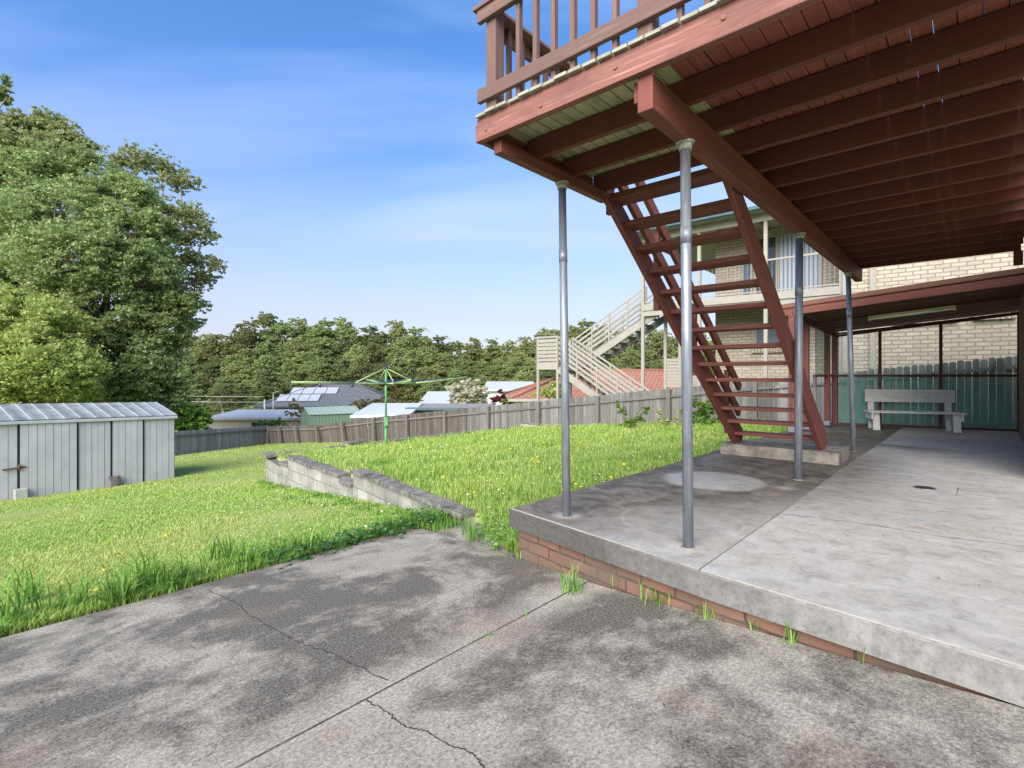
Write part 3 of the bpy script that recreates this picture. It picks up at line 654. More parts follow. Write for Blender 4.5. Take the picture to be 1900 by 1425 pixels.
railing_run('a', BL-.03, A0+.14, 4.0, [3.93], [A0+.27+.145*i for i in range(8)], 1)

# ================================================================== STAIR
st = thing('timber_staircase', 'open-tread dark red timber stair from the deck down to the concrete step', 'staircase', tuple(P(7.3, 1.9, .145)))
RB, LB_ = 1.42, 2.43
a_t, z_t, a_b, z_b = 4.02, 2.56, 7.30, .21
sl = (z_b-z_t)/(a_b-a_t)
def stringer(b0, b1, seed, da=0):
    pts = [(a_t-.16, 2.655), (a_t+.10, 2.655), (a_b+.17, .30), (a_b+.17, .20), (a_b+.10, .147), (a_b-.12, .147)]
    # underside returns to the top
    lo = [P(a, b0, z) for a, z in pts]; hi = [P(a, b1, z) for a, z in pts]; n = len(pts)
    mb = MB(seed); d = Vector((a_b-a_t, z_b-z_t)).normalized()
    uvf = lambda a, z: ((a*d.x+z*d.y), (-a*d.y+z*d.x))
    mb.face(lo, [uvf(*p) for p in pts], .3); mb.face(hi[::-1], [uvf(*p) for p in pts[::-1]], .3)
    for k in range(n):
        j = (k+1) % n; l = (lo[j]-lo[k]).length; mb.face([lo[j], lo[k], hi[k], hi[j]], [(l, 0), (0, 0), (0, .05), (l, .05)], .3)
    mb.build('stringer', M['red'], st, bevel=.004)
stringer(RB-.025, RB+.025, 80); stringer(LB_-.025, LB_+.025, 81)
NT = 13; rise = (2.66-.145)/14
for k in range(1, NT+1):
    z = 2.66-rise*k-.02; a = a_t-.02+(a_b-a_t+.10)*k/14.0
    mb = MB(90+k); box_ab(mb, a-.03, a+.20, RB+.026, LB_-.026, z-.042, z, 'b'); mb.build('tread', M['red'], st, bevel=.004)
mb = MB(110); box_ab(mb, 3.985, 4.21, RB+.03, LB_+.07, 2.60, 2.655, 'b'); mb.build('top_tread', M['red'], st, bevel=.004)
rb = LB_+.05
def on(a, dz): return P(a, rb-.045, z_t+sl*(a-a_t)+dz)
for dz, nm, a0_, a1_ in ((.40, 'mid_rail', 3.98, 7.40), (.76, 'hand_rail', 3.98, 7.42)):
    mb = MB(120); mb.bar(on(a0_, dz), on(a1_, dz), .045, .11); mb.build(nm, M['red'], st, bevel=.004)
for a in (4.12, 5.05, 6.0, 7.08):
    z = z_t+sl*(a-a_t); mb = MB(130); mb.bar(P(a, rb+.008, z-(.09 if a > 4.5 else -.03)), P(a, rb+.008, z+.76), .06, .055, up=dA); mb.build('rail_post', M['red'], st, bevel=.003)

# ================================================================== OWN HOUSE + CARPORT
hs_ = thing('brick_house', 'brown brick house wall at the right edge behind the patio', 'house', tuple(P(9.6, -.43, 0)))
mb = MB(140); HW = [(7.2, -.52), (12.9, -.56)]
p, q = P(*HW[0]), P(*HW[1]); l = (q-p).length
mb.prism([P(7.2, -3.0), P(12.9, -3.0), q, p], -.5, 2.62); 
mb.build('wall', M['brick_brown'], hs_)
mb = MB(141); mb.prism([P(7.2, -3.0), P(9.3, -3.0), P(9.3, -.52), P(7.2, -.52)], 2.622, 5.3); mb.build('upper_wall', M['brick_brown'], hs_)
cp = thing('carport', 'red lean-to patio roof with green mesh screen behind the bench', 'carport', tuple(P(11.5, 1, 0)))
FL = Vector((5.05, 9.35, 0)); BKL = Vector((6.787, 10.9, 0)); BKR = Vector((9.30, 9.45, 0))
fa, fb = ab(FL.x, FL.y)
FR = P(fa, -.46)
def cz(p, zl_, zr_, pl, pr):
    t = (p-pl).dot(pr-pl)/(pr-pl).length_squared; return zl_+(zr_-zl_)*t
# front beam + fascia strip
def Z3(p, z): return Vector((p.x, p.y, z))
dfr = (FR-FL).normalized()
mb = MB(150); mb.bar(Z3(FL-dfr*.28, 2.185), Z3(FR+dfr*.1, 2.42), .05, .13); mb.build('front_beam', M['red'], cp, bevel=.004)
mb = MB(151); off = P(-.03, 0); mb.bar(Z3(FL-dfr*.30, 2.29)+off, Z3(FR+dfr*.1, 2.545)+off, .03, .085); mb.build('fascia', M['red'], cp, bevel=.004)
# roof lining + sheet
mb = MB(152)
r4 = [Z3(FL-dfr*.30, 2.262)+P(-.05, 0), Z3(FR+dfr*.1, 2.515)+P(-.05, 0), Z3(BKR, 2.25)+P(.2, -.1), Z3(BKL, 1.965)+P(.2, .2)]
up_ = [p+Vector((0, 0, .05)) for p in r4]
dB_ = lambda p: (-ab(p.x, p.y)[0], ab(p.x, p.y)[1])
mb.face(r4[::-1], [dB_(p) for p in r4[::-1]], .5); mb.face(up_, [dB_(p) for p in up_], .5)
for k in range(4):
    j = (k+1) % 4; mb.face([r4[k], r4[j], up_[j], up_[k]], [(0, 0)]*4, .5)
mb.build('roof', M['carport_under'], cp)
for t_ in (.5, 1.0):
    p = lerp(Z3(FL, 2.235), Z3(BKL, 1.925), t_); q = lerp(Z3(FR, 2.475), Z3(BKR, 2.205), t_); mb = MB(153); mb.bar(p, q, .045, .035); mb.build('purlin', M['mesh_frame'], cp)
# side: front-left post, side posts, side beam, panels
side = (BKL-FL).normalized()
mb = MB(155); mb.bar(Z3(FL, 2.16)+side*-.05, Z3(BKL, 1.93), .05, .12); mb.build('side_beam', M['red'], cp)
def cpost(p, z0, z1, w=.09, m='red', sd=0):
    mb = MB(156+sd); mb.ob(Z3(p, (z0+z1)/2), UP, dA, dB, (z1-z0)/2, w/2, w/2); return mb.build('post', M[m], cp, bevel=.003)
def stirrup(p, w=.10):
    mb = MB(7); mb.ob(Z3(p, .085), UP, dA, dB, .045, w/2, w/2+.004); mb.tube(Z3(p, 0), Z3(p, .05), .012); return mb
for t_, z1 in ((.0, 2.14), (.30, 2.06), (.80, 1.93)):
    o = cpost(lerp(FL, BKL, t_), .10, z1, .095, sd=int(t_*10)); stirrup(lerp(FL, BKL, t_)).build('post_stirrup', M['steel'], o)
o = cpost(BKL, .03, 1.95, .10); 
pr = lerp(FL, BKL, .55)
mb = MB(160); mb.face([Z3(lerp(FL, BKL, .50), 1.05), Z3(lerp(FL, BKL, .78), 1.05), Z3(lerp(FL, BKL, .78), 1.93), Z3(lerp(FL, BKL, .50), 1.97)], [(0, 0), (1, 0), (1, 1), (0, 1)], .5); mb.build('green_panel', M['screen_dk'], cp, solid=.004)
mb = MB(161); mb.bar(Z3(lerp(FL, BKL, .48), 1.05), Z3(BKL, 1.05), .05, .05); mb.build('side_rail', M['red'], cp)
mb = MB(162); mb.tube(Z3(lerp(FL, BKL, .66)+P(0, .12), .0), Z3(lerp(FL, BKL, .66)+P(0, .12), 1.05), .035); mb.build('downpipe', M['beige'], cp)
# back screen frame
def bk(t): return lerp(BKL, BKR, t)
T0 = lambda t: 1.905+(2.21-1.905)*t
fr_pts = [0, .268, .60, .985]
for i, t_ in enumerate(fr_pts):
    mb = MB(170+i); mb.ob(Z3(bk(t_), (T0(t_)+.02)/2), UP, (BKR-BKL).normalized(), P(1, 0), (T0(t_)-.02)/2, .026, .026); mb.build('frame_upright', M['mesh_frame'], cp)
dbk = (BKR-BKL).normalized(); seg = [(fr_pts[i], fr_pts[i+1]) for i in range(3)]
LBK = (BKR-BKL).length; e_ = .028/LBK
for s0, s1 in seg:
    for z0f in (lambda t: .045, lambda t: 1.05, lambda t: T0(t)-.025):
        mb = MB(171); mb.bar(Z3(bk(s0+e_), z0f(s0)), Z3(bk(s1-e_), z0f(s1)), .045, .045); mb.build('frame_rail', M['mesh_frame'], cp)
mb = MB(172); o2 = P(.035, 0); l = LBK
mb.face([Z3(bk(0), .05)+o2, Z3(bk(1), .05)+o2, Z3(bk(1), T0(1)-.02)+o2, Z3(bk(0), T0(0)-.02)+o2], [(0, 0), (l, 0), (l, 2), (0, 2)], .5); mb.build('mesh_screen', M['screen'], cp)
mb = MB(174); o2 = P(.042, 0); mb.face([Z3(bk(0), .05)+o2, Z3(bk(1), .05)+o2, Z3(bk(1), 1.04)+o2, Z3(bk(0), 1.04)+o2], [(0, 0), (l, 0), (l, 1), (0, 1)], .5); mb.build('mesh_screen', M['screen_dk'], cp)
cpost(bk(1.03)+P(-.1, 0), .02, 2.2, .13, 'mesh_frame')
mb = MB(173); pp = P(9.45, -.405); mb.ob(Z3(pp, 2.585), UP, dA, dB, .09, .045, .045); 
mb.build('roof_prop', M['red'], cp)
# fluorescent batten under roof
q0_, q1_ = V(1614, 591.5, 9.05), V(1773, 571.5, 8.1)
lt = thing('batten_light', 'long unlit fluorescent batten light under the red lean-to roof', 'ceiling light', tuple(q0_))
mb = MB(180); mb.bar(q0_+Vector((0, 0, .03)), q1_+Vector((0, 0, .03)), .09, .02); mb.build('tray', M['fixture'], lt)
mb = MB(181); mb.tube(q0_+Vector((0, 0, -.005)), q1_+Vector((0, 0, -.005)), .021, n=12); mb.build('tube', M['tube'], lt)
dl = (q1_-q0_).normalized()
for p in (q0_, q1_):
    mb = MB(182); mb.bar(p-dl*.012, p+dl*.012, .09, .075); mb.build('end_cap', M['fixture'], lt)
# bench
b0, b1 = G(1626, 798), G(1776, 803); bd = (b1-b0).normalized(); bn = Vector((-bd.y, bd.x, 0))
if bn.y < 0: bn = -bn
bt = thing('park_bench', 'faded grey-green timber bench in front of the green mesh screen', 'bench', tuple(b0))
Lb = (b1-b0).length
def bp(u, v, z): return Vector((b0.x, b0.y, 0))+bd*u+bn*v+Vector((0, 0, z))
for u in (.0, Lb):
    mb = MB(190); mb.bar(bp(u, -.02, 0), bp(u, .04, .33), .11, .05, up=bn); mb.build('leg', M['bench'], bt, bevel=.004)
    mb = MB(191); mb.bar(bp(u, .36, 0), bp(u, .46, .74), .10, .05, up=bn); mb.build('leg', M['bench'], bt, bevel=.004)
    mb = MB(192); mb.bar(bp(u+(-.07 if u == 0 else .07), -.05, .27), bp(u+(-.07 if u == 0 else .07), .45, .27), .03, .13); mb.build('side_rail', M['bench'], bt, bevel=.004)
for v in (.0, .13, .26): 
    mb = MB(193); mb.bar(bp(-.13, v, .352), bp(Lb+.13, v, .352), .12, .032); mb.build('seat_slat', M['bench'], bt, bevel=.004)
mb = MB(194); mb.bar(bp(-.10, .40, .655), bp(Lb+.10, .40, .655), .03, .25); mb.build('backrest', M['bench'], bt, bevel=.005)

# ================================================================== RETAINING WALL
rw = thing('retaining_wall', 'stepped grey concrete block retaining wall around the raised lawn', 'wall', tuple(N0))
def wall_seg(p, q, ztop, zbot, w=.15, L0=0, cop=True, cw=.24, seed=1):
    d = (q-p).normalized(); n = Vector((-d.y, d.x, 0)); l = (q-p).length
    mb = MB(seed); P4 = [p-n*w/2, q-n*w/2, q+n*w/2, p+n*w/2]
    lo = [Z3(x, zbot) for x in P4]; hi = [Z3(x, ztop-.055) for x in P4]
    for k in range(4):
        j = (k+1) % 4; ll = (lo[j]-lo[k]).length; u0 = L0 if k in (0,) else (L0+l if k == 2 else 0); sgn = 1 if k != 2 else -1
        mb.face([lo[k], lo[j], hi[j], hi[k]], [(u0, zbot-ztop+.055), (u0+sgn*ll, zbot-ztop+.055), (u0+sgn*ll, 0), (u0, 0)], .5)
    mb.face(hi, [(0, 0)]*4, .5)
    mb.build('block_wall', M['block'], rw)
    if cop:
        u = 0; rng = random.Random(seed); mb = MB(seed+50)
        while u < l-.02:
            s = min(.39, l-u); jz = rng.uniform(-.006, .006)
            c = p+d*(u+s/2)+n*rng.uniform(-.008, .008); mb.ob(Z3(c, ztop-.027+jz), d, n, UP, s/2-.002, cw/2, .027); u += .395
        mb.build('coping', M['coping'], rw, bevel=.006)
wall_seg(N0, N1, -.378, -1.2, seed=1); wall_seg(N1, N1b, -.585, -1.3, L0=3.15, seed=2); wall_seg(N1b, N2, -.505, -1.5, L0=3.6, seed=3)
wall_seg(N2, N2b, -.67, -1.5, L0=6.0, seed=4); wall_seg(N2b, N3, -.73, -1.6, L0=6.5, seed=5, cop=False); 
mb = MB(77); mb.ob(Z3(N3+Vector((.05, -.05, 0)), -.705), (N3-N2).normalized(), UP.cross((N3-N2).normalized()), UP, .26, .15, .026); mb.build('coping', M['coping'], rw, bevel=.006)
wall_seg(N3+dA*.1, coping_end(1.9), -.69, -1.6, seed=6, cw=.2); wall_seg(coping_end(1.9), coping_end(2.4), -.60, -1.6, seed=7, cw=.24); wall_seg(coping_end(2.4), coping_end(6), -.68, -1.6, seed=8, cw=.2); wall_seg(coping_end(6), coping_end(8.6), -.70, -1.6, seed=9, cw=.2)
wall_seg(coping_end(8.6), P(13.78, 5.0), -.55, -1.6, seed=10, cw=.18)

# ================================================================== FENCES
FN = [-2.5, 0, 2, 4, 5.8, 8.2, 11.06, 14]; FT = [-1.83, -1.40, -.80, -.30, .154, .744, 1.436, 2.0]
def F1(n): return Vector((-9.54+1.7473*n, 26-1.4287*n, 0))
def paling_fence(root, path, top, hgt, pw, gap, m, post_every, lean=None, seed=1, round_top=False, rails=True, sidef=-1):
    """path(u) for u in metres -> point; top(u); palings on the far side, rails + posts towards the camera"""
    pass
def build_fence(name, label, pA, pB, topf, h, mat, post_ts, face_n, seed, dog=False, pw=.10, gap=.008, leanf=None, railm='fence_post', group=None):
    root = thing(name, label, 'fence', tuple(Z3(pA, topf(0)-h)), group)
    d = (pB-pA); Lf = d.length; d = d/Lf; rng = random.Random(seed)
    mb = MB(seed); u = 0
    while u < Lf:
        w = pw*rng.uniform(.92, 1.05); t = (u+w/2)/Lf; zt = topf(t)+rng.uniform(-.02, .012); ln = (leanf(t) if leanf else 0)+rng.uniform(-.012, .012)
        base = pA+d*(u+w/2)+face_n*rng.uniform(-.004, .004); off_ = face_n*(-(leanf(t) if leanf else 0)*.5)
        tilt = (UP+d*rng.uniform(-.015, .015)+face_n*(leanf(t)*.25 if leanf else 0)).normalized()
        c = Z3(base, zt-h/2); r = rng.random()
        if dog:
            # dog-eared/rounded top
            n_ = face_n*.008; bz = zt-h
            prof = [(-w/2, bz), (w/2, bz), (w/2, zt-.035), (w*.32, zt-.008), (0, zt), (-w*.32, zt-.008), (-w/2, zt-.035)]
            f = [Vector((base.x, base.y, 0))+d*x+Vector((0, 0, z))+n_ for x, z in prof]; g_ = [p-n_*2 for p in f]
            uv = [(z+u*7, x+u*3) for x, z in prof]; mb.face(f, uv, r); mb.face(g_[::-1], uv[::-1], r)
            for k in range(7):
                j = (k+1) % 7; mb.face([f[j], f[k], g_[k], g_[j]], [(0, 0)]*4, r)
        else:
            mb.ob(c, tilt, d, face_n, h/2, w/2, .008, True, r)
        u += w+gap*rng.uniform(.3, 1.3)
    mb.build('paling_panel', M[mat], root)
    for zz in (.16, h-.22):
        mb = MB(seed+3)
        K = max(2, len(post_ts))
        us = sorted(set([0, 1]+list(post_ts)))
        for i in range(len(us)-1):
            ta, tb = us[i], us[i+1]; fa_ = face_n*(.035+.0)
            la = face_n*((leanf(ta) if leanf else 0)*.25*(zz-h/2)); lb = face_n*((leanf(tb) if leanf else 0)*.25*(zz-h/2))
            mb.bar(Z3(pA+d*Lf*ta, topf(ta)-h+zz)+fa_+la, Z3(pA+d*Lf*tb, topf(tb)-h+zz)+fa_+lb, .045, .07)
        mb.build('rail', M[railm], root)
    for i, t in enumerate(post_ts):
        mb = MB(seed+10+i); ln = (leanf(t) if leanf else 0)
        q = pA+d*Lf*t+face_n*.09; zt = topf(t)
        mb.bar(Z3(q, zt-h-.3), Z3(q, zt-.03)+face_n*ln*.35+d*ln*-.12, .11, .11, up=face_n); mb.build('post', M[railm], root)
    return root
fdir = (F1(1)-F1(0)).normalized(); fnrm = Vector((fdir.y, -fdir.x, 0))
if fnrm.dot(-F1(5)) < 0: fnrm = -fnrm
def mkF(n0, n1): return F1(n0), F1(n1), (lambda t: interp(n0+(n1-n0)*t, FN, FT))
def tss(n0, n1, ns): return [(n-n0)/(n1-n0) for n in ns]
pA, pB, tf = mkF(-2.5, 4.5)
build_fence('paling_fence', 'dark leaning timber paling fence behind the clothes hoist', pA, pB, tf, 1.5, 'fence', tss(-2.5, 4.5, [-2.45, -1.7, -.9, 0, 1, 2, 3, 4]), fnrm, 201, leanf=lambda t: .55*math.sin(min(1, max(0, 1-t))*2.4)*(.4 if t > .6 else 1))
pA, pB, tf = mkF(4.5, 9.2)
build_fence('paling_fence', 'grey timber paling fence behind the raised lawn, below the orange roof', pA, pB, tf, 1.5, 'fence_grey', tss(4.5, 9.2, [5, 6, 7, 8, 9]), fnrm, 231)
pA, pB, tf = mkF(9.2, 13.2)
build_fence('paling_fence', 'round-topped paling fence seen through the green mesh screen', pA, pB, tf, 1.5, 'fence_dog', tss(9.2, 13.2, [10, 11, 12, 13]), fnrm, 261, dog=True, railm='fence_dog', pw=.115, gap=.016)
LA, LBp = F1(-2.5), Vector((-15.1, 22.3, 0)); LC = Vector((-18.2, 3.0, 0))
dn = (LBp-LA).normalized(); ln_ = Vector((-dn.y, dn.x, 0)); ln_ = ln_ if ln_.dot(-LA) > 0 else -ln_
build_fence('paling_fence', 'low grey paling fence between the white shed and the leaning fence', LA, LBp, lambda t: -1.80+.42*t, 1.25, 'fence_dog', [0.02], ln_, 291)
# climbing weeds later

# ================================================================== SHED
Q1 = Vector((-9.63, 14.8, 0)); Q2 = Vector((-11.65, 11.8, 0)); sd_ = (Q2-Q1).normalized(); sn = Vector((sd_.y, -sd_.x, 0))
if sn.dot(-Q1) > 0: sn = -sn     # sn points away from the camera
SL, SDp, ZE0, ZE1, ZG = 6.2, 2.5, -.12, -.02, -1.92
sh = thing('garden_shed', 'long dull white metal garden shed with sliding doors on the left lawn', 'shed', tuple(Z3(Q1, -1.87)))
def S(u, v, z): return Z3(Q1+sd_*u+sn*v, z)
def ez(u): return ZE0+(ZE1-ZE0)*u/3.62
mb = MB(300)
# body walls
def wallq(mb, p, q, z0, zp, zq, u0=0):
    l = (q-p).length; mb.face([Z3(p, z0), Z3(q, z0), Z3(q, zq), Z3(p, zp)], [(u0, z0), (u0+l, z0), (u0+l, zq), (u0, zp)], .5)
wallq(mb, S(SL, SDp, 0), S(0, SDp, 0), ZG-.3, ez(SL), ez(0)); wallq(mb, S(SL, 0, 0), S(SL, SDp, 0), ZG-.3, ez(SL), ez(SL))
e0, e1, e2 = S(0, SDp, 0), S(0, 0, 0), S(0, SDp/2, 0)
mb.face([Z3(e0, ZG-.3), Z3(e1, ZG-.3), Z3(e1, ez(0)), Z3(e2, ez(0)+.33), Z3(e0, ez(0))], [(0, 0), (SDp, 0), (SDp, 2), (SDp/2, 2.3), (0, 2)], .5)
mb.build('wall', M['shed_wall'], sh)
ty = lambda px: px
def u_of(px):   # distance along shed front for a pixel column
    t = (px-950)/FPX; return (Q1.x-t*Q1.y)/(t*sd_.y-sd_.x)
us = [0, u_of(265), u_of(206), u_of(143), u_of(33.7), u_of(33.7)+1.15, SL]
for i in range(len(us)-1):
    u0, u1 = us[i], us[i+1]; mb = MB(310+i); n = max(4, round((u1-u0)/.155)); dv = -.03 if i in (1, 3) else 0
    for k in range(n):
        w0 = u0+.02+(u1-u0-.04)*k/n; w1 = u0+.02+(u1-u0-.04)*(k+1)/n
        zb = ZG+.06 if i in (1, 2, 3) else ZG+.01
        c = (S(w0, -.02+dv, 0)+S(w1, -.02+dv, 0))/2; zt = ez((w0+w1)/2)-.05
        mb.ob(Z3(c, (zb+zt)/2), UP, sd_, sn, (zt-zb)/2, (w1-w0)/2-.004, .008+(.006 if k % 2 else 0), False)
    mb.build('door' if i in (1, 2, 3, 4) else 'panel', M['shed_wall'], sh)
    if i > 0:
        mb = MB(320); mb.bar(S(u0, -.035, ZG), S(u0, -.035, ez(u0)-.05), .035, .02, up=sn); mb.build('door_seam', M['dark'], sh)
mb = MB(330); mb.bar(S(0, -.02, ZG-.06), S(SL, -.02, ZG-.06), .10, .10); mb.build('floor_plate', M['step'], sh)
mb = MB(331); mb.bar(S(-.04, -.07, ez(0)-.015), S(SL, -.07, ez(SL)-.015), .07, .07); mb.build('gutter', M['metal_roof'], sh, bevel=.01)
mb = MB(332)
for v0, v1, z0, z1 in ((-.08, SDp/2, .03, .36), (SDp/2, SDp+.08, .36, .03)):
    q = [S(-.05, v0, ez(0)+z0), S(SL, v0, ez(SL)+z0), S(SL, v1, ez(SL)+z1), S(-.05, v1, ez(0)+z1)]
    mb.face(q, [(0, 0), (SL, 0), (SL, 1.3), (0, 1.3)], .5)
rf = mb.build('roof', M['shed_roof'], sh, solid=.02)
mb = MB(333)
k = 0.0
while k < SL: mb.bar(S(k, -.08, ez(k)+.045), S(k, SDp/2, ez(k)+.375), .022, .02); k += .31
mb.build('roof_rib', M['metal_roof'], rf)
mb = MB(334); ul = us[4]; mb.bar(S(ul-.12, -.07, -1.08), S(ul+.28, -.07, -1.10), .02, .035); mb.tube(S(ul, -.09, -1.0), S(ul, -.09, -1.14), .02); mb.build('latch', M['rust'], sh)
for (px, py, lab, m_, hh) in ((35, 926, 'pale concrete block leaning at the shed door near the latch', 'cap_white', .34), (208, 905, 'dark concrete block standing by the middle door of the white shed', 'coping', .34)):
    u = u_of(px); mb = MB(340); mb.ob(S(u, -.16, -1.90+hh/2), (UP+sn*.08).normalized(), sd_, sn, hh/2, .12, .055)
    tag(mb.build('concrete_block', M[m_], bevel=.02), lab, 'block', 'blocks against the shed doors')

# ================================================================== CLOTHES HOIST
hb = Vector(V(716, 829, 13)); ht = thing('clothes_hoist', 'green rotary clothes hoist standing on the raised lawn', 'clothesline', tuple(hb))
def HZ(py): return EYE-(py-HOR)/FPX*13
mb = MB(350); mb.tube(Z3(hb, hb.z-.2), Z3(hb, HZ(790)), .035); mb.tube(Z3(hb, HZ(790)), Z3(hb, HZ(681)), .027); ms = mb.build('mast', M['green_mast'], ht)
mb = MB(351); mb.tube(Z3(hb, HZ(793)), Z3(hb, HZ(774)), .055, .06); mb.ob(Z3(hb, HZ(783))+Vector((.03, -.06, 0)), UP, Vector((1, 0, 0)), Vector((0, 1, 0)), .09, .045, .04); mb.build('winder', M['green_mast'], ht, bevel=.01)
mb = MB(352); mb.tube(Z3(hb, HZ(685)), Z3(hb, HZ(679)), .045); mb.tube(Z3(hb, HZ(714)), Z3(hb, HZ(710)), .05); mb.build('collar', M['navy'], ht)
hub = Z3(hb, HZ(712)); top = Z3(hb, HZ(683)); ends_ = []
L_ = 2.2
for ang in (8, 98, 188, 278):
    pass
tips = []
for ang in (28, 118, 208, 298):
    a = R(ang); e = Vector((math.cos(a), math.sin(a), 0)); tip = hub+e*L_+Vector((0, 0, .10+.05*math.cos(a-.3))); tips.append(tip); mid = hub+e*.78+Vector((0, 0, .02))
    mb = MB(353); mb.tube(hub, mid, .02, n=10); mb.tube(mid, tip, .026, n=10); am = mb.build('arm', M['green_hoist'], ht)
    mb = MB(354); mb.tube(top, mid, .013, n=8); mb.build('stay', M['green_hoist'], ht)
    mb = MB(355); mb.tube(tip-(tip-mid).normalized()*.002, tip+(tip-mid).normalized()*.02, .028, n=10); mb.build('end_cap', M['navy'], am)
mb = MB(356)
for f in (.45, .6, .75, .88, 1.0):
    for k in range(4):
        p = lerp(hub, tips[k], f); q = lerp(hub, tips[(k+1) % 4], f); m_ = (p+q)/2-Vector((0, 0, .03)); mb.tube(p, m_, .003, n=4, caps=False); mb.tube(m_, q, .003, n=4, caps=False)
mb.build('line', M['navy'], ht)

# ================================================================== NEIGHBOUR'S HOUSE
nh = thing('neighbour_house', 'two storey cream brick house with upstairs verandah beyond the fence', 'house', tuple(H(5, 2, -1)))
VZ, GZ = 3.22, 5.50
def wq(mb, s0, d0, s1, d1, z0, z1, u0=0):
    p, q = H(s0, d0, 0), H(s1, d1, 0); l = (q-p).length
    mb.face([Z3(p, z0), Z3(q, z0), Z3(q, z1), Z3(p, z1)], [(u0, z0), (u0+l, z0), (u0+l, z1), (u0, z1)], .5)
DW = 1.6; SC = 1.72
mb = MB(400)
wq(mb, SC, 8, SC, DW, -1.5, GZ); wq(mb, SC, DW, 5.4, DW, -1.5, GZ); wq(mb, 5.4, DW, 5.4, -.05, -1.5, GZ, .1); wq(mb, 5.4, -.05, 14, -.05, -1.5, GZ, 1.7); wq(mb, 14, -.05, 14, 8, -1.5, GZ); wq(mb, 14, 8, SC, 8, -1.5, GZ)
mb.build('wall', M['brick_cream'], nh)
# roof
mb = MB(401)
rp = [(-.35, -.5), (14.4, -.5), (14.4, 8.5), (-.35, 8.5)]; rr_ = [(3.8, 4), (10, 4)]
lo = [H(s, d, GZ+.06) for s, d in rp]; hi = [H(s, d, GZ+.95) for s, d in rr_]
mb.face([lo[0], lo[1], hi[1], hi[0]], [(0, 0), (14, 0), (10, 4), (4, 4)], .5); mb.face([lo[1], lo[2], hi[1]], [(0, 0), (9, 0), (4.5, 4)], .5)
mb.face([lo[2], lo[3], hi[0], hi[1]], [(0, 0), (14, 0), (10, 4), (4, 4)], .5); mb.face([lo[3], lo[0], hi[0]], [(0, 0), (9, 0), (4.5, 4)], .5)
mb.build('roof', M['tile_grey'], nh)
mb = MB(402); mb.face([H(s, d, GZ-.02) for s, d in rp][::-1], [(0, 0)]*4, .5); mb.build('soffit', M['soffit'], nh)
mb = MB(403)
for (s0, d0), (s1, d1) in ((rp[0], rp[1]), (rp[3], rp[0])): mb.bar(H(s0, d0, GZ+.03), H(s1, d1, GZ+.03), .12, .11)
mb.build('gutter', M['gutter'], nh, bevel=.02)
mb = MB(404); mb.bar(H(0, -.04, GZ-.13), H(5.5, -.04, GZ-.13), .06, .20); mb.bar(H(0, 0, GZ-.13), H(0, 3, GZ-.13), .06, .20); mb.build('verandah_beam', M['beige'], nh)
for k in range(9):
    s = .3+k*.6; mb = MB(405); mb.bar(H(s, 0, GZ-.06), H(s, DW, GZ-.06), .05, .08); mb.build('rafter', M['beige_dk'], nh)
# verandah floor
mb = MB(406); mb.ob(H(2.7, .78, VZ-.02), ED, EN, UP, 2.72, .80, .02); mb.build('verandah_floor', M['beige_dk'], nh)
mb = MB(407); mb.bar(H(-.02, -.04, VZ-.02), H(5.45, -.04, VZ-.02), .05, .20); mb.bar(H(0, -.0, VZ-.21), H(5.45, -.0, VZ-.21), .06, .16); mb.build('verandah_fascia', M['beige'], nh, bevel=.004)
for i, s in enumerate((0, 1.80, 3.62, 5.38)):
    mb = MB(408+i); mb.bar(H(s, .0, -1.2), H(s, .0, GZ-.03), .095, .095, up=EN); mb.build('verandah_post', M['beige'], nh, bevel=.004)
for i in range(3):
    s0, s1 = (0, 1.80, 3.62)[i]+.05, (1.80, 3.62, 5.38)[i]-.05
    mb = MB(412); mb.bar(H(s0, 0, VZ+.98), H(s1, 0, VZ+.98), .045, .045); mb.bar(H(s0, 0, VZ+.14), H(s1, 0, VZ+.14), .03, .03)
    n = 14 if i == 0 else 16
    for k in range(1, n): s = s0+(s1-s0)*k/n; mb.bar(H(s, 0, VZ+.14), H(s, 0, VZ+.96), .006, .006)
    mb.build('verandah_railing', M['beige'], nh)
# windows
def window(s0, s1, z0, z1, d, glass, mull=(), name='window', sill=True):
    mb = MB(420); c = .05
    fr = [(s0, z0, s1, z0), (s0, z1, s1, z1), (s0, z0, s0, z1), (s1, z0, s1, z1)]+[(s0+(s1-s0)*m_, z0, s0+(s1-s0)*m_, z1) for m_ in mull]
    for a_, b_, c_, e_2 in fr: mb.bar(H(a_, d-.03, b_), H(c_, d-.03, e_2), .06, .055, up=EN)
    o = mb.build(name, M['beige'], nh)
    mb = MB(421); wq(mb, s0, d-.015, s1, d-.015, z0, z1); mb.build('pane', M[glass], o)
    if sill:
        mb = MB(422); k = s0-.1
        while k < s1+.05: mb.bar(H(k, d-.05, z0-.12), H(k+.075, d-.05, z0-.12), .11, .16, up=UP); k += .085
        mb.build('sill', M['brick_cream'], o)
    return o
def s_at(px, d):
    t = (px-950)/FPX; o = V0+EN*d; return (t*o.y-o.x)/(ED.x-t*ED.y)
d = DW
window(s_at(1402, d), s_at(1442, d), VZ+.05, VZ+2.0, d, 'glass_dk', (), 'sliding_door', False)
window(s_at(1445, d)+.0, s_at(1524, d), VZ+.05, VZ+2.0, d, 'blind', (.45,), 'sliding_door', False)
window(s_at(1378, d), s_at(1395, d), VZ+.2, VZ+1.35, d, 'glass')
window(s_at(1403, d), s_at(1450, d), z0=EYE+(HOR-640)/FPX*15, z1=EYE+(HOR-592)/FPX*15, d=d, glass='glass', mull=(.4,))
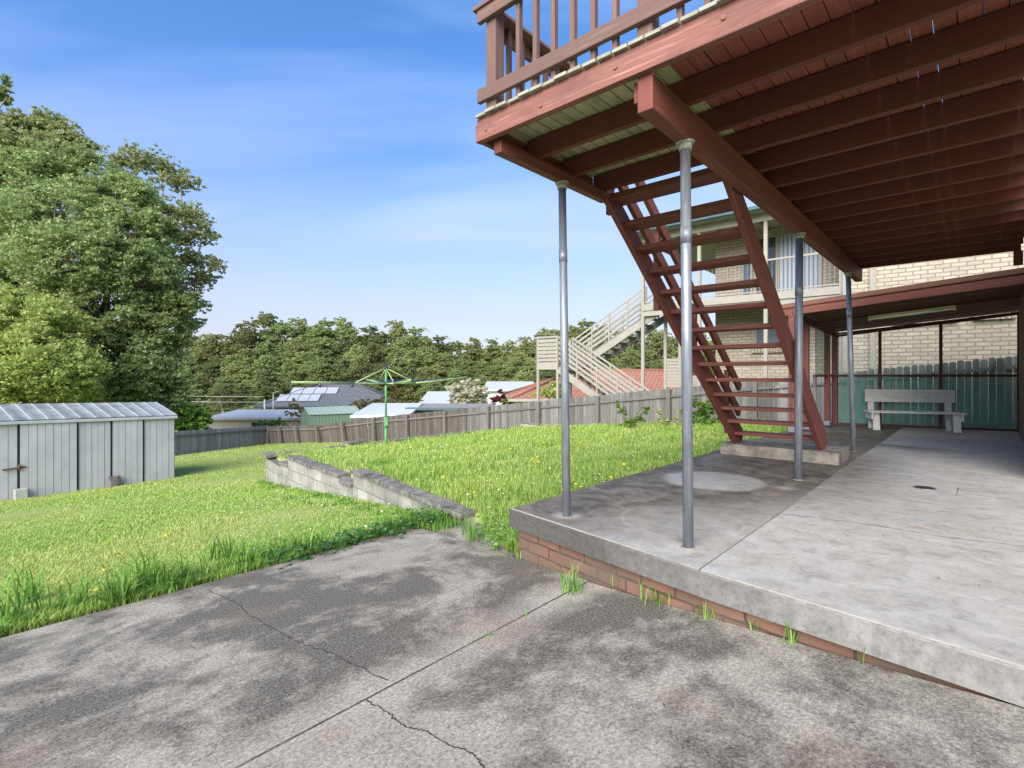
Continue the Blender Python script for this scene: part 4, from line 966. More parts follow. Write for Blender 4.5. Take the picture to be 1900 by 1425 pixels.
window(s_at(1667, -.05), s_at(1772, -.05), 2.46, 3.1, -.05, 'glass', (.5,)); window(s_at(1818, -.05), s_at(1872, -.05), 2.46, 3.1, -.05, 'glass', (.5,))
for px in (1569, 1620):
    s = s_at(px, -.05); mb = MB(430); mb.bar(H(s, -.11, -1.2), H(s, -.11, 5.2), .12 if px > 1600 else .10, .06, up=EN); mb.build('downpipe', M['beige'], nh)
# slatted under-deck screen
ss0, ss1 = s_at(1237, .9), s_at(1300, .9)
mb = MB(431)
for k in range(9): mb.bar(H(ss0, .9, .72+k*.105), H(ss1, .9, .72+k*.105), .03, .09)
mb.bar(H(ss0, .9, .50), H(ss1, .9, .50), .05, .22); mb.build('slat_screen', M['beige'], nh)
for px in (1235, 1262):
    s = s_at(px, .9); mb = MB(432); mb.bar(H(s, .9, -1), H(s, .9, VZ-.05), .09, .09, up=EN); mb.build('verandah_post', M['beige'], nh)
# neighbour's stair
ns = thing('outdoor_staircase', 'beige metal dog-leg staircase with slatted railings at the neighbour house', 'staircase', tuple(H(-2.6, 0, -1)))
LZD = 1.40; sL0, sL1 = -3.55, -2.62
mb = MB(440); mb.ob(H((sL0+sL1)/2, .1, LZD-.05), ED, EN, UP, (sL1-sL0)/2, 1.05, .09); mb.build('landing', M['beige'], ns)
for s, d_ in ((sL0+.05, -.9), (sL1-.05, -.9), (sL0+.05, 1.1), (sL1-.05, 1.1)):
    mb = MB(441); mb.bar(H(s, d_, -2.0), H(s, d_, LZD+1.0), .08, .08, up=EN); mb.build('post', M['beige'], ns)
def slats(p, q, n=6, h=.95, z0=.12, sw=.075, nm='railing', posts=3):
    mb = MB(442)
    for k in range(n): z = z0+(h-z0)*k/(n-1); v = Vector((0, 0, z)); mb.bar(p+v, q+v, .025, sw if k < n-1 else .055)
    for k in range(posts):
        x = lerp(p, q, k/(posts-1) if posts > 1 else 0); mb.bar(x+Vector((0, 0, -.1)), x+Vector((0, 0, h)), .045, .045, up=EN)
    mb.build(nm, M['beige'], ns)
slats(H(sL0, -.93, LZD), H(sL1, -.93, LZD), 8, .97, .06, .10, posts=2); slats(H(sL0, -.93, LZD), H(sL0, 1.13, LZD), 6, posts=2)
# lower flight, in front (d -.93..-.05), descending to the right
lz = -.45; sB = .35
for d_ in (-.93, -.05):
    mb = MB(443); mb.bar(H(sL1, d_, LZD-.14), H(sB, d_, lz-.1), .05, .22); mb.build('stringer', M['beige'], ns)
    slats(H(sL1, d_, LZD), H(sB, d_, lz), 5, .95, .25, .07, posts=5)
for k in range(10):
    f = (k+.5)/10; p = lerp(H(sL1, -.49, LZD), H(sB, -.49, lz), f); mb = MB(444); mb.ob(p+Vector((0, 0, -.06)), EN, ED, UP, .42, .13, .02); mb.build('tread', M['beige_dk'], ns)
# upper flight, behind (d .1..1.0)
sT = .55
for d_ in (.12, 1.05):
    mb = MB(445); mb.bar(H(sL1, d_, LZD-.1), H(sT, d_, VZ-.12), .05, .22); mb.build('stringer', M['beige'], ns)
    slats(H(sL1, d_, LZD), H(sT-.5, d_, LZD+(VZ-LZD)*(sT-.5-sL1)/(sT-sL1)), 5, .95, .25, .07, posts=5)
for k in range(10):
    f = (k+.5)/10; p = lerp(H(sL1, .58, LZD), H(sT, .58, VZ), f); mb = MB(446); mb.ob(p+Vector((0, 0, -.06)), EN, ED, UP, .44, .13, .02); mb.build('tread', M['beige_dk'], ns)

# ================================================================== FAR HOUSES
def hip(name, label, cat, c, ax, L, W, ze, zr, zg, roofm, wallm, ridge=.4, ov=.5, parts=True):
    """c centre plan, ax angle of long axis"""
    e = Vector((math.cos(R(ax)), math.sin(R(ax)), 0)); n = Vector((-e.y, e.x, 0)); c = Vector((c[0], c[1], 0))
    t = thing(name, label, cat, (c.x, c.y, zg)); f = lambda s, d, z: c+e*s+n*d+Vector((0, 0, z))
    mb = MB(500); l, w_ = L/2, W/2; cor = [(-l, -w_), (l, -w_), (l, w_), (-l, w_)]
    for k in range(4):
        a, b = cor[k], cor[(k+1) % 4]; le = math.hypot(a[0]-b[0], a[1]-b[1]); mb.face([f(*a, zg), f(*b, zg), f(*b, ze), f(*a, ze)], [(0, zg), (le, zg), (le, ze), (0, ze)], .5)
    mb.build('wall', M[wallm], t)
    l += ov; w_ += ov; r = l*ridge; cor = [(-l, -w_), (l, -w_), (l, w_), (-l, w_)]; sl_ = math.hypot(w_, zr-ze); mb = MB(501)
    mb.face([f(*cor[0], ze), f(*cor[1], ze), f(r, 0, zr), f(-r, 0, zr)], [(-l, 0), (l, 0), (r, sl_), (-r, sl_)], .5)
    mb.face([f(*cor[2], ze), f(*cor[3], ze), f(-r, 0, zr), f(r, 0, zr)], [(-l, 0), (l, 0), (r, sl_), (-r, sl_)], .5)
    mb.face([f(*cor[1], ze), f(*cor[2], ze), f(r, 0, zr)], [(-w_, 0), (w_, 0), (0, sl_)], .5); mb.face([f(*cor[3], ze), f(*cor[0], ze), f(-r, 0, zr)], [(-w_, 0), (w_, 0), (0, sl_)], .5)
    rf = mb.build('roof', M[roofm], t)
    mb = MB(502)
    for k in range(4): mb.bar(f(*cor[k], ze-.05), f(*cor[(k+1) % 4], ze-.05), .1, .16)
    mb.build('gutter', M['glass_dk'] if roofm == 'tile_grey' else M['beige'], t)
    mb = MB(503)
    for k in range(4):
        R_ = (r if k in (1, 2) else -r); mb.tube(f(*cor[k], ze+.04), f(R_, 0, zr+.04), .11, n=6)
    mb.tube(f(-r-.01, 0, zr+.04), f(r+.01, 0, zr+.04), .11, n=6); mb.build('ridge_cap', M[roofm], rf)
    return t, f, (l, w_, r, sl_)
# grey tiled house with solar panels
YH = 50.
cH = V(592, 752, YH)
gh, gf, (gl, gw, gr, gs) = hip('tiled_house', 'dark grey tiled hip-roof house with solar panels behind the green shed', 'house', (cH.x+.4, cH.y+4), 8, 12.0, 9.0, -1.85, .15, -5, 'tile_grey', 'orange_brick', .28)
def panel_grid(x0, x1, t0, t1, nc, nr, lean0):
    for r_ in range(nr):
        for c_ in range(nc):
            mb = MB(510); pts = []
            for (cc, rr2) in ((c_+.03, r_+.03), (c_+.97, r_+.03), (c_+.97, r_+.97), (c_+.03, r_+.97)):
                x = x0+(x1-x0)*cc/nc; tt = t0+(t1-t0)*rr2/nr; d_ = -gw+gw*tt; z = -1.85+2.0*tt+.12; pts.append(gf(x, d_, z))
            mb.face(pts, [(0, 0)]*4, .5); mb.build('solar_panel', M['solar'], gh, solid=.04)
panel_grid(-4.9, -1.0, .18, .48, 4, 1, 0); panel_grid(-4.1, .4, .50, .80, 4, 1, 0)
for x in (-1.6, 1.6):
    mb = MB(511); mb.tube(gf(x, -.7, -.4), gf(x, -.7, .45), .12, n=8); mb.build('roof_vent', M['glass_dk'], gh)
for x in (-3.4, -.2, 3.5):
    mb = MB(512); c_ = gf(x, -gw+.48, -2.6); e_ = gf(1, 0, 0)-gf(0, 0, 0); n_ = gf(0, 1, 0)-gf(0, 0, 0); mb.ob(c_, e_, n_, UP, .9, .04, .55); mb.build('window', M['glass'], gh)
# green shed
gc = V(600, 770, 33); gs_ = thing('garden_shed', 'pale green ribbed metal shed with a gable roof beyond the leaning fence', 'shed', (gc.x, gc.y, -3.5))
ga = R(-28); ge = Vector((math.cos(ga), math.sin(ga), 0)); gn = Vector((-ge.y, ge.x, 0)); g0 = Vector((V(576, 769, 31.5).x, 31.5, 0))
# side runs right-and-away, gable faces left
ge = Vector((.86, .5, 0)); gn = Vector((-.62, .78, 0)).normalized()
def Gs(s, d_, z): return g0+ge*s+gn*d_+Vector((0, 0, z))
zE = EYE-(769-HOR)/FPX*31.5; W_, L2 = 2.0, 3.0
mb = MB(520)
for a, b in (((0, 0), (L2, 0)), ((L2, 0), (L2, W_)), ((L2, W_), (0, W_))):
    le = math.hypot(a[0]-b[0], a[1]-b[1]); mb.face([Gs(*a, -3.6), Gs(*b, -3.6), Gs(*b, zE), Gs(*a, zE)], [(0, 0), (le, 0), (le, 2), (0, 2)], .5)
mb.face([Gs(0, W_, -3.6), Gs(0, 0, -3.6), Gs(0, 0, zE), Gs(0, W_/2, zE+.38), Gs(0, W_, zE)], [(W_, 0), (0, 0), (0, 2), (W_/2, 2.4), (W_, 2)], .5)
mb.build('wall', M['green_shed'], gs_)
mb = MB(521)
mb.face([Gs(-.1, -.1, zE-.02), Gs(L2+.1, -.1, zE-.02), Gs(L2+.1, W_/2, zE+.40), Gs(-.1, W_/2, zE+.40)], [(0, 0), (3, 0), (3, 1), (0, 1)], .5)
mb.face([Gs(L2+.1, W_+.1, zE-.02), Gs(-.1, W_+.1, zE-.02), Gs(-.1, W_/2, zE+.40), Gs(L2+.1, W_/2, zE+.40)], [(3, 0), (0, 0), (0, 1), (3, 1)], .5)
mb.build('roof', M['green_shed_roof'], gs_)
def flat(name, label, cat, pxl, pxr, pyt, pyb, Y, roofm, wallm, depth=5, th=.12, fall=.02, Y2=None, trim='beige', gables=False):
    """low building: roof front edge spans pxl..pxr at pyt, walls down to the ground"""
    Y2 = Y2 or Y; p, q = V(pxl, pyt, Y), V(pxr, pyt, Y2); z = p.z; q.z = z; d_ = (q-p).normalized(); n_ = Vector((-d_.y, d_.x, 0)); l = (q-p).length
    zb = EYE-(pyb-HOR)/FPX*Y-1.5
    t = thing(name, label, cat, (p.x, p.y, zb)); rise = depth*fall
    mb = MB(530)
    R0, R1, R2, R3 = p-d_*.2, q+d_*.2, q+d_*.2+n_*depth+Vector((0, 0, rise)), p-d_*.2+n_*depth+Vector((0, 0, rise))
    mb.face([R0, R1, R2, R3], [(0, 0), (l, 0), (l, depth), (0, depth)], .5); lo = [x-Vector((0, 0, th)) for x in (R0, R1, R2, R3)]
    mb.face(lo[::-1], [(0, 0)]*4, .5); H4 = [R0, R1, R2, R3]
    for k in range(4): j = (k+1) % 4; mb.face([lo[k], lo[j], H4[j], H4[k]], [(0, 0)]*4, .5)
    mb.build('roof', M[roofm], t)
    mb = MB(531); a = p+n_*.3; b = q+n_*.3; c_ = q+n_*(depth-.2); e_ = p+n_*(depth-.2)
    for x, y in ((a, b), (b, c_), (c_, e_), (e_, a)):
        le = (y-x).length; mb.face([Z3(x, zb), Z3(y, zb), Z3(y, z-th), Z3(x, z-th)], [(0, 0), (le, 0), (le, 2), (0, 2)], .5)
    mb.build('wall', M[wallm], t)
    mb = MB(532); mb.bar(R0+Vector((0, 0, -th/2))-n_*.05, R1+Vector((0, 0, -th/2))-n_*.05, .1, .16); mb.build('gutter', M[trim], t)
    return t, (p, q, d_, n_, z, zb)
flat('outbuilding', 'long low outbuilding with flat pale grey roof left of the tiled house', 'building', 378, 552, 776, 800, 37, 'metal_roof', 'beige', 5, fall=.06)
t_, (p, q, d_, n_, z, zb) = flat('outbuilding', 'white low-roofed carport between the green shed and the dark carport', 'building', 656, 752, 771, 790, 31.5, 'white', 'metal_roof', 5, fall=.10, trim='white')
t_, (p, q, d_, n_, z, zb) = flat('outbuilding', 'cream walled shed with dark open bay right of the clothes hoist', 'building', 758, 905, 757, 780, 34, 'beige_dk', 'cream', 4, fall=.02, trim='gutter')
mb = MB(533); mb.ob(p+d_*1.5+n_*.27+Vector((0, 0, -.75)), d_, n_, UP, 1.1, .02, .55); mb.build('bay_shade_panel', M['glass_dk'], t_)  # dark panel on the wall, stands in for the bay's shaded inside
flat('outbuilding', 'long white sheet roof building behind the cream walled shed', 'building', 778, 860, 750, 765, 46, 'white', 'cream', 6, fall=.16, trim='white')
flat('white_house', 'white gabled house half hidden behind the red-leaved shrub', 'house', 900, 992, 722, 745, 60, 'metal_roof', 'white', 8, fall=.10, trim='white', th=.3)
# orange roofs
cO = V(1062, 735, 30); hip('orange_roof_house', 'nearer orange tiled hip roof just behind the neighbour stair landing', 'house', (cO.x+.4, cO.y+4), 2, 7.4, 8, EYE-(740-HOR)/FPX*30, EYE-(704-HOR)/FPX*33.5, -4, 'tile_orange', 'cream', .25)
cO = V(1190, 720, 34); hip('orange_roof_house', 'farther orange tiled roof seen between the neighbour stair and verandah', 'house', (cO.x+1, cO.y+5), 2, 9.5, 9, EYE-(735-HOR)/FPX*34, EYE-(688-HOR)/FPX*39, -4, 'tile_orange', 'cream', .75)
# power pole and wires
pb = V(491, 790, 46); pt = thing('power_pole', 'pale steel street pole in front of the grey tiled house', 'pole', tuple(pb))
mb = MB(540); mb.tube(Z3(pb, -5), Z3(pb, EYE-(741-HOR)/FPX*46), .09, .07, n=8); mb.build('shaft', M['metal_roof'], pt)
pb2 = V(507, 790, 46); mb = MB(541); tp = V(507, 729, 46); mb.tube(Z3(pb2, -5), tp, .05, .04, n=8); mb.tube(tp, V(517, 726, 45), .035, n=6)
tag(mb.build('street_lamp', M['metal_roof']), 'thin pale lamp post with short arm beside the grey tiled house', 'street lamp')
for y0, y1, lab in ((724, 736, 'upper pale cable running past the forest at left'), (735, 746, 'lower pale cable running past the forest at left')):
    mb = MB(542); p, q = V(150, y0-4, 44), V(491, y1, 46); pr_ = p
    for k in range(1, 9): x = lerp(p, q, k/8)-Vector((0, 0, .25*math.sin(math.pi*k/8))); mb.tube(pr_, x, .022, n=5, caps=False); pr_ = x
    tag(mb.build('power_cable', M['wire']), lab, 'cable', 'cables at the left')

# ================================================================== VEGETATION
def leaf_quads(centers, size, rs, elong=1.8, flat=.35, droop=0):
    n = len(centers); d = rs.normal(size=(n, 3)); d[:, 2] = d[:, 2]*.7-droop; d /= np.linalg.norm(d, axis=1)[:, None]
    e = rs.normal(size=(n, 3)); e[:, 2] += .0; e -= (e*d).sum(1)[:, None]*d; e /= np.linalg.norm(e, axis=1)[:, None]
    s = size*rs.uniform(.6, 1.3, n)[:, None]; D = d*s*elong*.5; E = e*s*.5
    return np.stack([centers-D, centers+E*.9, centers+D, centers-E*.9], axis=1)
def limb(mb, p, q, r0, r1, rs, seg=4, bend=.12, n=7):
    pr_ = p; L_ = (q-p).length
    for k in range(1, seg+1):
        t = k/seg; x = lerp(p, q, t)
        if k < seg: x = x+Vector(rs.normal(size=3))*L_*bend*.35
        mb.tube(pr_, x, r0+(r1-r0)*(k-1)/seg, r0+(r1-r0)*t, n=n, caps=(k == 1)); pr_ = x
def make_tree(name, label, cat, base, blobs, leafm, barkm, seed, leaf=.14, per=90, sub=26, trunk_r=.3, fork=.35, group=None, subr=.30, dome=False, limbs=True, hollow=.55, elong=1.8, droop=0, link=True):
    """blobs: list of (Vector centre, rx, rz)"""
    rs = np.random.RandomState(seed); base = Vector(base)
    t = thing(name, label, cat, tuple(base), group)
    top = max(bl[0].z for bl in blobs); cen = sum((bl[0] for bl in blobs), Vector())/len(blobs)
    fk = lerp(base, Vector((cen.x, cen.y, top)), fork)
    mb = MB(seed)
    limb(mb, base-Vector((0, 0, .3)), fk, trunk_r, trunk_r*.7, rs, 4, .04, 10)
    cs, cl, sz = [], [], []
    for (c, rx, rz) in blobs:
        bias = rs.uniform()
        if limbs:
            limb(mb, fk, c-Vector((0, 0, rz*.3)), trunk_r*.5, trunk_r*.10, rs, 5, .10)
        k = max(4, int(sub*(rx*rx)**.5/2.0)); 
        for i in range(k):
            v = rs.normal(size=3); v /= np.linalg.norm(v)
            if dome: v[2] = abs(v[2])*1.0-.15
            rr = rs.uniform(hollow, 1.0)**.6; sc_ = np.array(c)+v*np.array([rx, rx, rz])*rr
            if limbs and i % 4 == 0: mb.tube(c-Vector((0, 0, rz*.3)), Vector(sc_), trunk_r*.07+.008, .008, n=4, caps=False)
            m_ = int(per*rs.uniform(.6, 1.3)); sr = rx*subr*rs.uniform(.7, 1.25)+.05
            ns_ = max(3, m_//14); sp_ = rs.normal(size=(ns_, 3)); sp_ *= np.minimum(1, 1.9/np.linalg.norm(sp_, axis=1))[:, None]*.62
            w_ = sp_[rs.randint(ns_, size=m_)]+rs.normal(size=(m_, 3))*np.array([.17, .17, .11])
            if dome: w_[:, 2] = w_[:, 2]*.85+.15-.25*(w_[:, 0]**2+w_[:, 1]**2)
            cs.append(sc_+w_*np.array([sr, sr, sr*.72])); cl.append(np.full(m_, .5*bias+.5*rs.uniform()**1.3))
    cs = np.concatenate(cs); cl = np.concatenate(cl)
    mb.build('trunk', M[barkm], t)
    q = leaf_quads(cs, leaf, rs, elong, droop=droop)
    arr_obj('crown', q, 4, M[leafm], t, rnd=rs.rand(len(cs)), org=tuple(base), clump=cl)
    return t
def px_blobs(lst, Y):
    out = []
    for (px, py, rpx, rpy, dY) in lst:
        y = Y+dY; out.append((V(px, py, y), rpx/FPX*y, rpy/FPX*y))
    return out
# big dark-leaved tree behind the shed
B = [(60, 330, 75, 50, 0), (150, 330, 60, 45, 1), (100, 400, 90, 60, -1.5), (215, 370, 60, 50, 0), (235, 440, 65, 55, -1), (20, 420, 80, 60, 0), (150, 480, 90, 60, -2), (260, 520, 65, 55, -.5), (60, 520, 80, 60, -1), (200, 580, 80, 60, -1), (290, 600, 55, 50, 0), (110, 620, 80, 60, -.5), (240, 670, 80, 60, -.5), (300, 690, 35, 50, 0), (160, 710, 70, 50, 0), (-60, 480, 90, 90, 0), (-80, 350, 80, 70, 0), (290, 420, 30, 30, 0), (330, 560, 30, 25, 0), (250, 735, 60, 30, 0), (310, 730, 35, 30, 0), (190, 745, 60, 30, 0)]
make_tree('broadleaf_tree', 'massive dense green tree rising behind the white shed', 'tree', (V(150, 750, 26).x, 27, -2.3), px_blobs(B, 26), 'leaf_big', 'bark', 31, .085, 330, 62, .45, .25, hollow=.62, subr=.27)
B = [(20, 590, 70, 50, 0), (90, 620, 60, 50, 0), (50, 670, 90, 50, -.5), (120, 690, 55, 45, -.3), (-30, 640, 80, 70, 0), (30, 730, 100, 40, 0)]
make_tree('broadleaf_tree', 'lighter yellow-green bushy tree just behind the left end of the white shed', 'tree', (V(20, 760, 21).x, 21.5, -2.2), px_blobs(B, 21), 'leaf_light', 'bark', 32, .075, 340, 70, .2, .25, subr=.34)
B = [(20, 250, 60, 28, 0), (90, 250, 55, 30, 1), (140, 280, 35, 28, 0), (-40, 240, 70, 35, 0), (60, 290, 80, 30, 0)]
make_tree('gum_tree', 'olive-crowned gum tree showing above the massive green tree', 'tree', (V(40, 760, 33).x, 33, -2.5), px_blobs(B, 33), 'leaf_gum', 'bark_pale', 33, .12, 210, 60, .4, .6, subr=.28, droop=.4)
B = [(222, 300, 26, 16, 0), (262, 296, 34, 18, 0), (300, 312, 30, 16, 0), (335, 335, 28, 16, 0), (250, 345, 28, 14, 0), (300, 385, 30, 15, 0), (345, 400, 38, 18, 0), (375, 430, 24, 20, 0), (330, 440, 34, 16, 0), (300, 480, 40, 18, 0), (355, 480, 30, 15, 0), (395, 490, 20, 12, 0), (375, 515, 26, 12, 0), (320, 530, 40, 18, 0), (345, 565, 30, 14, 0), (290, 560, 40, 20, 0), (360, 600, 20, 10, 0), (270, 430, 40, 30, 0)]
B = [(a_, b_, c_*1.3, d_*1.25, e_) for a_, b_, c_, d_, e_ in B]
make_tree('gum_tree', 'open-limbed gum tree leaning right beside the massive green tree', 'tree', (V(240, 760, 31).x, 31, -2.6), px_blobs(B, 31), 'leaf_gum', 'bark_pale', 34, .09, 46, 85, .34, .42, subr=.25, hollow=.0, droop=.6)
B = [(-25, 150, 38, 16, 0), (-4, 168, 22, 13, 0), (12, 180, 14, 9, 0), (-90, 170, 60, 30, 0), (-160, 220, 80, 60, 0)]
make_tree('gum_tree', 'gum branch tip entering at the top left corner of the sky', 'tree', (V(-170, 760, 24).x, 24, -2.5), px_blobs(B, 24), 'leaf_gum', 'bark_pale', 35, .12, 90, 26, .3, .6, subr=.34, hollow=.3, droop=.5)
# shrubs
def shrub(label, blobs, Y, m_, seed, leaf=.09, per=80, sub=26, name='shrub', zg=None, cat='shrub', group=None, subr=.34):
    bl = px_blobs(blobs, Y); x = sum(b_[0].x for b_ in bl)/len(bl); z = zg if zg is not None else zl(ab(x, Y)[1])
    return make_tree(name, label, cat, (x, Y, z), bl, m_, 'bark', seed, leaf, per, sub, .05, .3, group, subr)
shrub('bright green shrub between the white shed and the low grey fence', [(335, 775, 34, 22, 0), (360, 772, 26, 16, 0), (318, 765, 25, 16, 0), (375, 785, 18, 12, 0), (345, 795, 35, 14, 0)], 26, 'leaf_shrub', 40, .10, 130, 34)
shrub('low green bush in front of the flat grey outbuilding roof', [(500, 783, 16, 8, 0), (485, 788, 14, 6, 0), (515, 786, 14, 7, 0)], 33, 'leaf_weed', 41)
shrub('bronze-tipped thin shrub against the slope of the grey tiled roof', [(545, 752, 8, 14, 0), (550, 765, 10, 10, 0), (538, 770, 10, 8, 0)], 36, 'leaf_bronze', 42)
shrub('low hedge of bronze-green shrubs below the tiled roof', [(665, 750, 16, 9, 0), (690, 749, 18, 9, 0), (712, 748, 14, 10, 0), (730, 753, 14, 8, 0)], 40, 'leaf_bronze', 43, .13)
shrub('round bronze-green tree right of the clothes hoist mast', [(745, 735, 20, 14, 0), (765, 742, 14, 10, 0), (735, 748, 16, 10, 0)], 42, 'leaf_bronze', 44, .13, 110)
shrub('big cream-blossomed shrub above the fence', [(850, 728, 20, 16, 0), (875, 723, 22, 14, 0), (893, 732, 16, 14, 0), (865, 740, 30, 12, 0)], 42, 'leaf_cream', 45, .14, 130)
shrub('dark purple-red leaved shrub by the white gabled house', [(928, 735, 16, 10, 0), (945, 738, 14, 12, 0), (938, 745, 20, 8, 0)], 38, 'leaf_red', 46, .12, 110)
shrub('bright green bush right of the purple-red shrub', [(955, 746, 16, 7, 0), (975, 744, 12, 7, 0)], 34, 'leaf_shrub', 47)
shrub('yellow-green shrub under the neighbour stair landing', [(1018, 722, 20, 12, 0), (1035, 728, 18, 12, 0), (1002, 732, 14, 8, 0)], 27, 'leaf_light', 48, .1, 110)
# wall of eucalypts on the far hill
rs0 = np.random.RandomState(77)
def proto_tree(seed, leafm, barkm, nb, spread, per, h=20.):
    rs = np.random.RandomState(seed); bl = []
    lowf = .55 if seed in (102, 104) else .38
    for k in range(nb):
        an = rs.uniform(0, 2*math.pi); rr = spread*rs.uniform(.05, 1.1)**.6; z = h*(.97-.50*(rr/spread)**1.6*rs.uniform(.5, 1.0))-rs.uniform(0, .45)*h*(rs.rand() < .55)
        bl.append((Vector((rr*math.cos(an), rr*math.sin(an), max(h*lowf*.7, z-h*.05))), rs.uniform(1.2, 2.2), rs.uniform(.8, 1.3)))
    bl.append((Vector((0, 0, h*.94)), 1.9, 1.1))
    return make_tree('forest_gum_tree', 'x', 'tree', (0, 0, 0), bl, leafm, 'bark_pale', seed, .33, per, 13, .26, lowf, subr=.50, dome=True, hollow=.5, elong=1.4)
protos = [proto_tree(101, 'leaf_far', 'bark_pale', 46, 4.4, 60), proto_tree(102, 'leaf_far', 'bark_pale', 52, 5.0, 60), proto_tree(103, 'leaf_far2', 'bark', 52, 4.6, 60), proto_tree(104, 'leaf_far2', 'bark_pale', 44, 4.2, 60), proto_tree(105, 'leaf_far', 'bark', 58, 5.4, 60)]
SKX = [-400, 300, 400, 430, 490, 520, 560, 600, 660, 700, 745, 790, 830, 870, 905, 945, 985, 1010, 1060, 1100, 1160, 1240, 1320, 1500]
SKY_ = [600, 610, 618, 612, 588, 600, 587, 592, 592, 605, 594, 622, 622, 612, 628, 640, 636, 612, 600, 600, 622, 625, 632, 650]
labs = {0: 'gum tree on the forest skyline', 1: 'gum tree just below the skyline', 2: 'gum tree low in the forest', 3: 'gum tree at the foot of the forest'}
first = set()
cnt = 0
for row, (Y, dy_, step) in enumerate(((135, 0, 30), (115, 34, 33), (96, 70, 38), (80, 100, 44))):
    px = -330 if row < 3 else -150
    while px < 1480:
        jx = px+rs0.uniform(-8, 8); y = Y+rs0.uniform(-7, 7); jpy = interp(jx, SKX, SKY_)+dy_+rs0.uniform(-12, 10)-(12 if jx > 940 else 0)
        if rs0.rand() < .10 and row == 0 and jx > 420: jpy -= rs0.uniform(4, 10)
        if row == 0 and 470 < jx < 500: jpy = 572
        p = V(jx, jpy, y); b_ = ab(p.x, y)[1]; zg = max(-7, zl(b_)); hgt = max(6, p.z-zg)
        k = rs0.randint(len(protos)); k = (1, 3)[k % 2] if row >= 2 and rs0.rand() < .6 else k; pr_ = protos[k]
        if row == 3 and 380 < jx < 1000 and rs0.rand() < .4: px += step; continue
        if k not in first: first.add(k); o = pr_; kids = list(pr_.children)
        else:
            o = pr_.copy(); C.objects.link(o)
            for ch in pr_.children: c_ = ch.copy(); c_.parent = o; C.objects.link(c_)
        o.location = (p.x, y, zg); o.rotation_euler = (0, 0, rs0.uniform(0, 6.28)); s = hgt/21.; sw = s*rs0.uniform(.85, 1.15)*(1.0 if row < 2 else 1.15); o.scale = (sw, sw, s)
        reg = [(-999, 'hidden behind the massive green tree'), (290, 'above the low grey fence'), (430, 'left of the grey tiled roof'), (520, 'over the left of the tiled roof'), (600, 'over the right of the tiled roof'), (690, 'behind the clothes hoist'), (770, 'above the cream-blossomed shrub'), (880, 'above the purple-red shrub'), (985, 'beside the left steel post'), (1085, 'behind the beige dog-leg staircase'), (1200, 'behind the red stair and verandah'), (1350, 'behind the neighbour house')]
        ph = [t_ for x_, t_ in reg if jx >= x_][-1]; o['label'] = labs[row]+' '+ph; o['category'] = 'tree'; o['group'] = labs[row].replace('gum tree', 'gum trees')+' '+ph; cnt += 1
        px += step*rs0.uniform(.8, 1.2)
print('forest', cnt)
for k, pr_ in enumerate(protos):
    if k not in first: bpy.data.objects.remove(pr_)

# ---------------- grass
def blades(name, base, h, w, rs, m, lean=.5, label=None, cat='grass', rnd=None, clump=None, parent=None, org=None, curl=1.0):
    n = len(base); an = rs.uniform(0, 2*math.pi, n); d = np.stack([np.cos(an), np.sin(an), np.zeros(n)], 1); s = np.stack([-np.sin(an), np.cos(an), np.zeros(n)], 1)
    ln = (rs.uniform(.1, 1, n)*lean)[:, None]*h[:, None]; W = (w*.5)[:, None]; up = np.array([0, 0, 1.])
    m1 = base+d*ln*.35+up*(h*.6)[:, None]; tip = base+d*ln*curl+up*(h*(1-.25*rs.uniform(0, 1, n)*lean))[:, None]
    v = np.stack([base-s*W, base+s*W, m1+s*W*.8, m1-s*W*.8, tip], axis=1)
    o = arr_obj(name, v, 5, m, parent, rnd=rnd if rnd is not None else rs.rand(n), faces_local=[(0, 1, 2, 3), (3, 2, 4)], clump=clump, org=org)
    return o
def patchy(x, y, sc_=1.): return np.array([mnoise.noise(Vector((a*sc_, b*sc_, 7.3))) for a, b in zip(x, y)])
rs = np.random.RandomState(5)
def sample_lawn(n, ok, zf, ymin, ymax, pxl, pxr):
    """points with density falling with distance"""
    X, Yy, Z = [], [], []
    while len(X) < n:
        m_ = 4000; y = 1/rs.uniform(1/ymax, 1/ymin, m_); t = (rs.uniform(pxl, pxr, m_)-950)/FPX; x = t*y
        keep = rs.rand(m_) < (y/ymax)**0.25
        for a, b, k in zip(x, y, keep):
            if k and ok(a, b): X.append(a); Yy.append(b); Z.append(zf(a, b))
    return np.array(X[:n]), np.array(Yy[:n]), np.array(Z[:n])
def ok_low(x, y):
    a, b = ab(x, y)
    if b < 4.40 and a < 3.4: return False
    if b < 3.95: return False
    if in_upper(x, y): return False
    w_ = [ab(*q.xy) for q in (N0, N1, N2, N3)]
    if a > np.interp(b, [q[1] for q in w_], [q[0] for q in w_])-.10 and b < w_[-1][1]: return False
    if b < 4.4 and a > 3.2 and b < 4.1: return False
    q = Vector((x, y, 0))-Q1; u, v = q.dot(sd_), q.dot(sn)
    if 0 < u < SL and v > -.08 and v < SDp: return False
    if v > SDp+1.0 and u > 0: return False
    return True
X, Y_, Z = sample_lawn(150000, ok_low, lambda x, y: zl(ab(x, y)[1])-.015, 3.0, 29, -80, 800)
dist = Y_; pn = patchy(X, Y_, .35); pn2 = patchy(X, Y_, 1.6)
h = (.028+.022*rs.rand(len(X)))*(1+.35*pn2)*(1+dist*.02); wd = .0045+.0009*dist; base = np.stack([X, Y_, Z], 1)
cl = np.clip(.35+pn*1.5+pn2*.7, 0, 1)
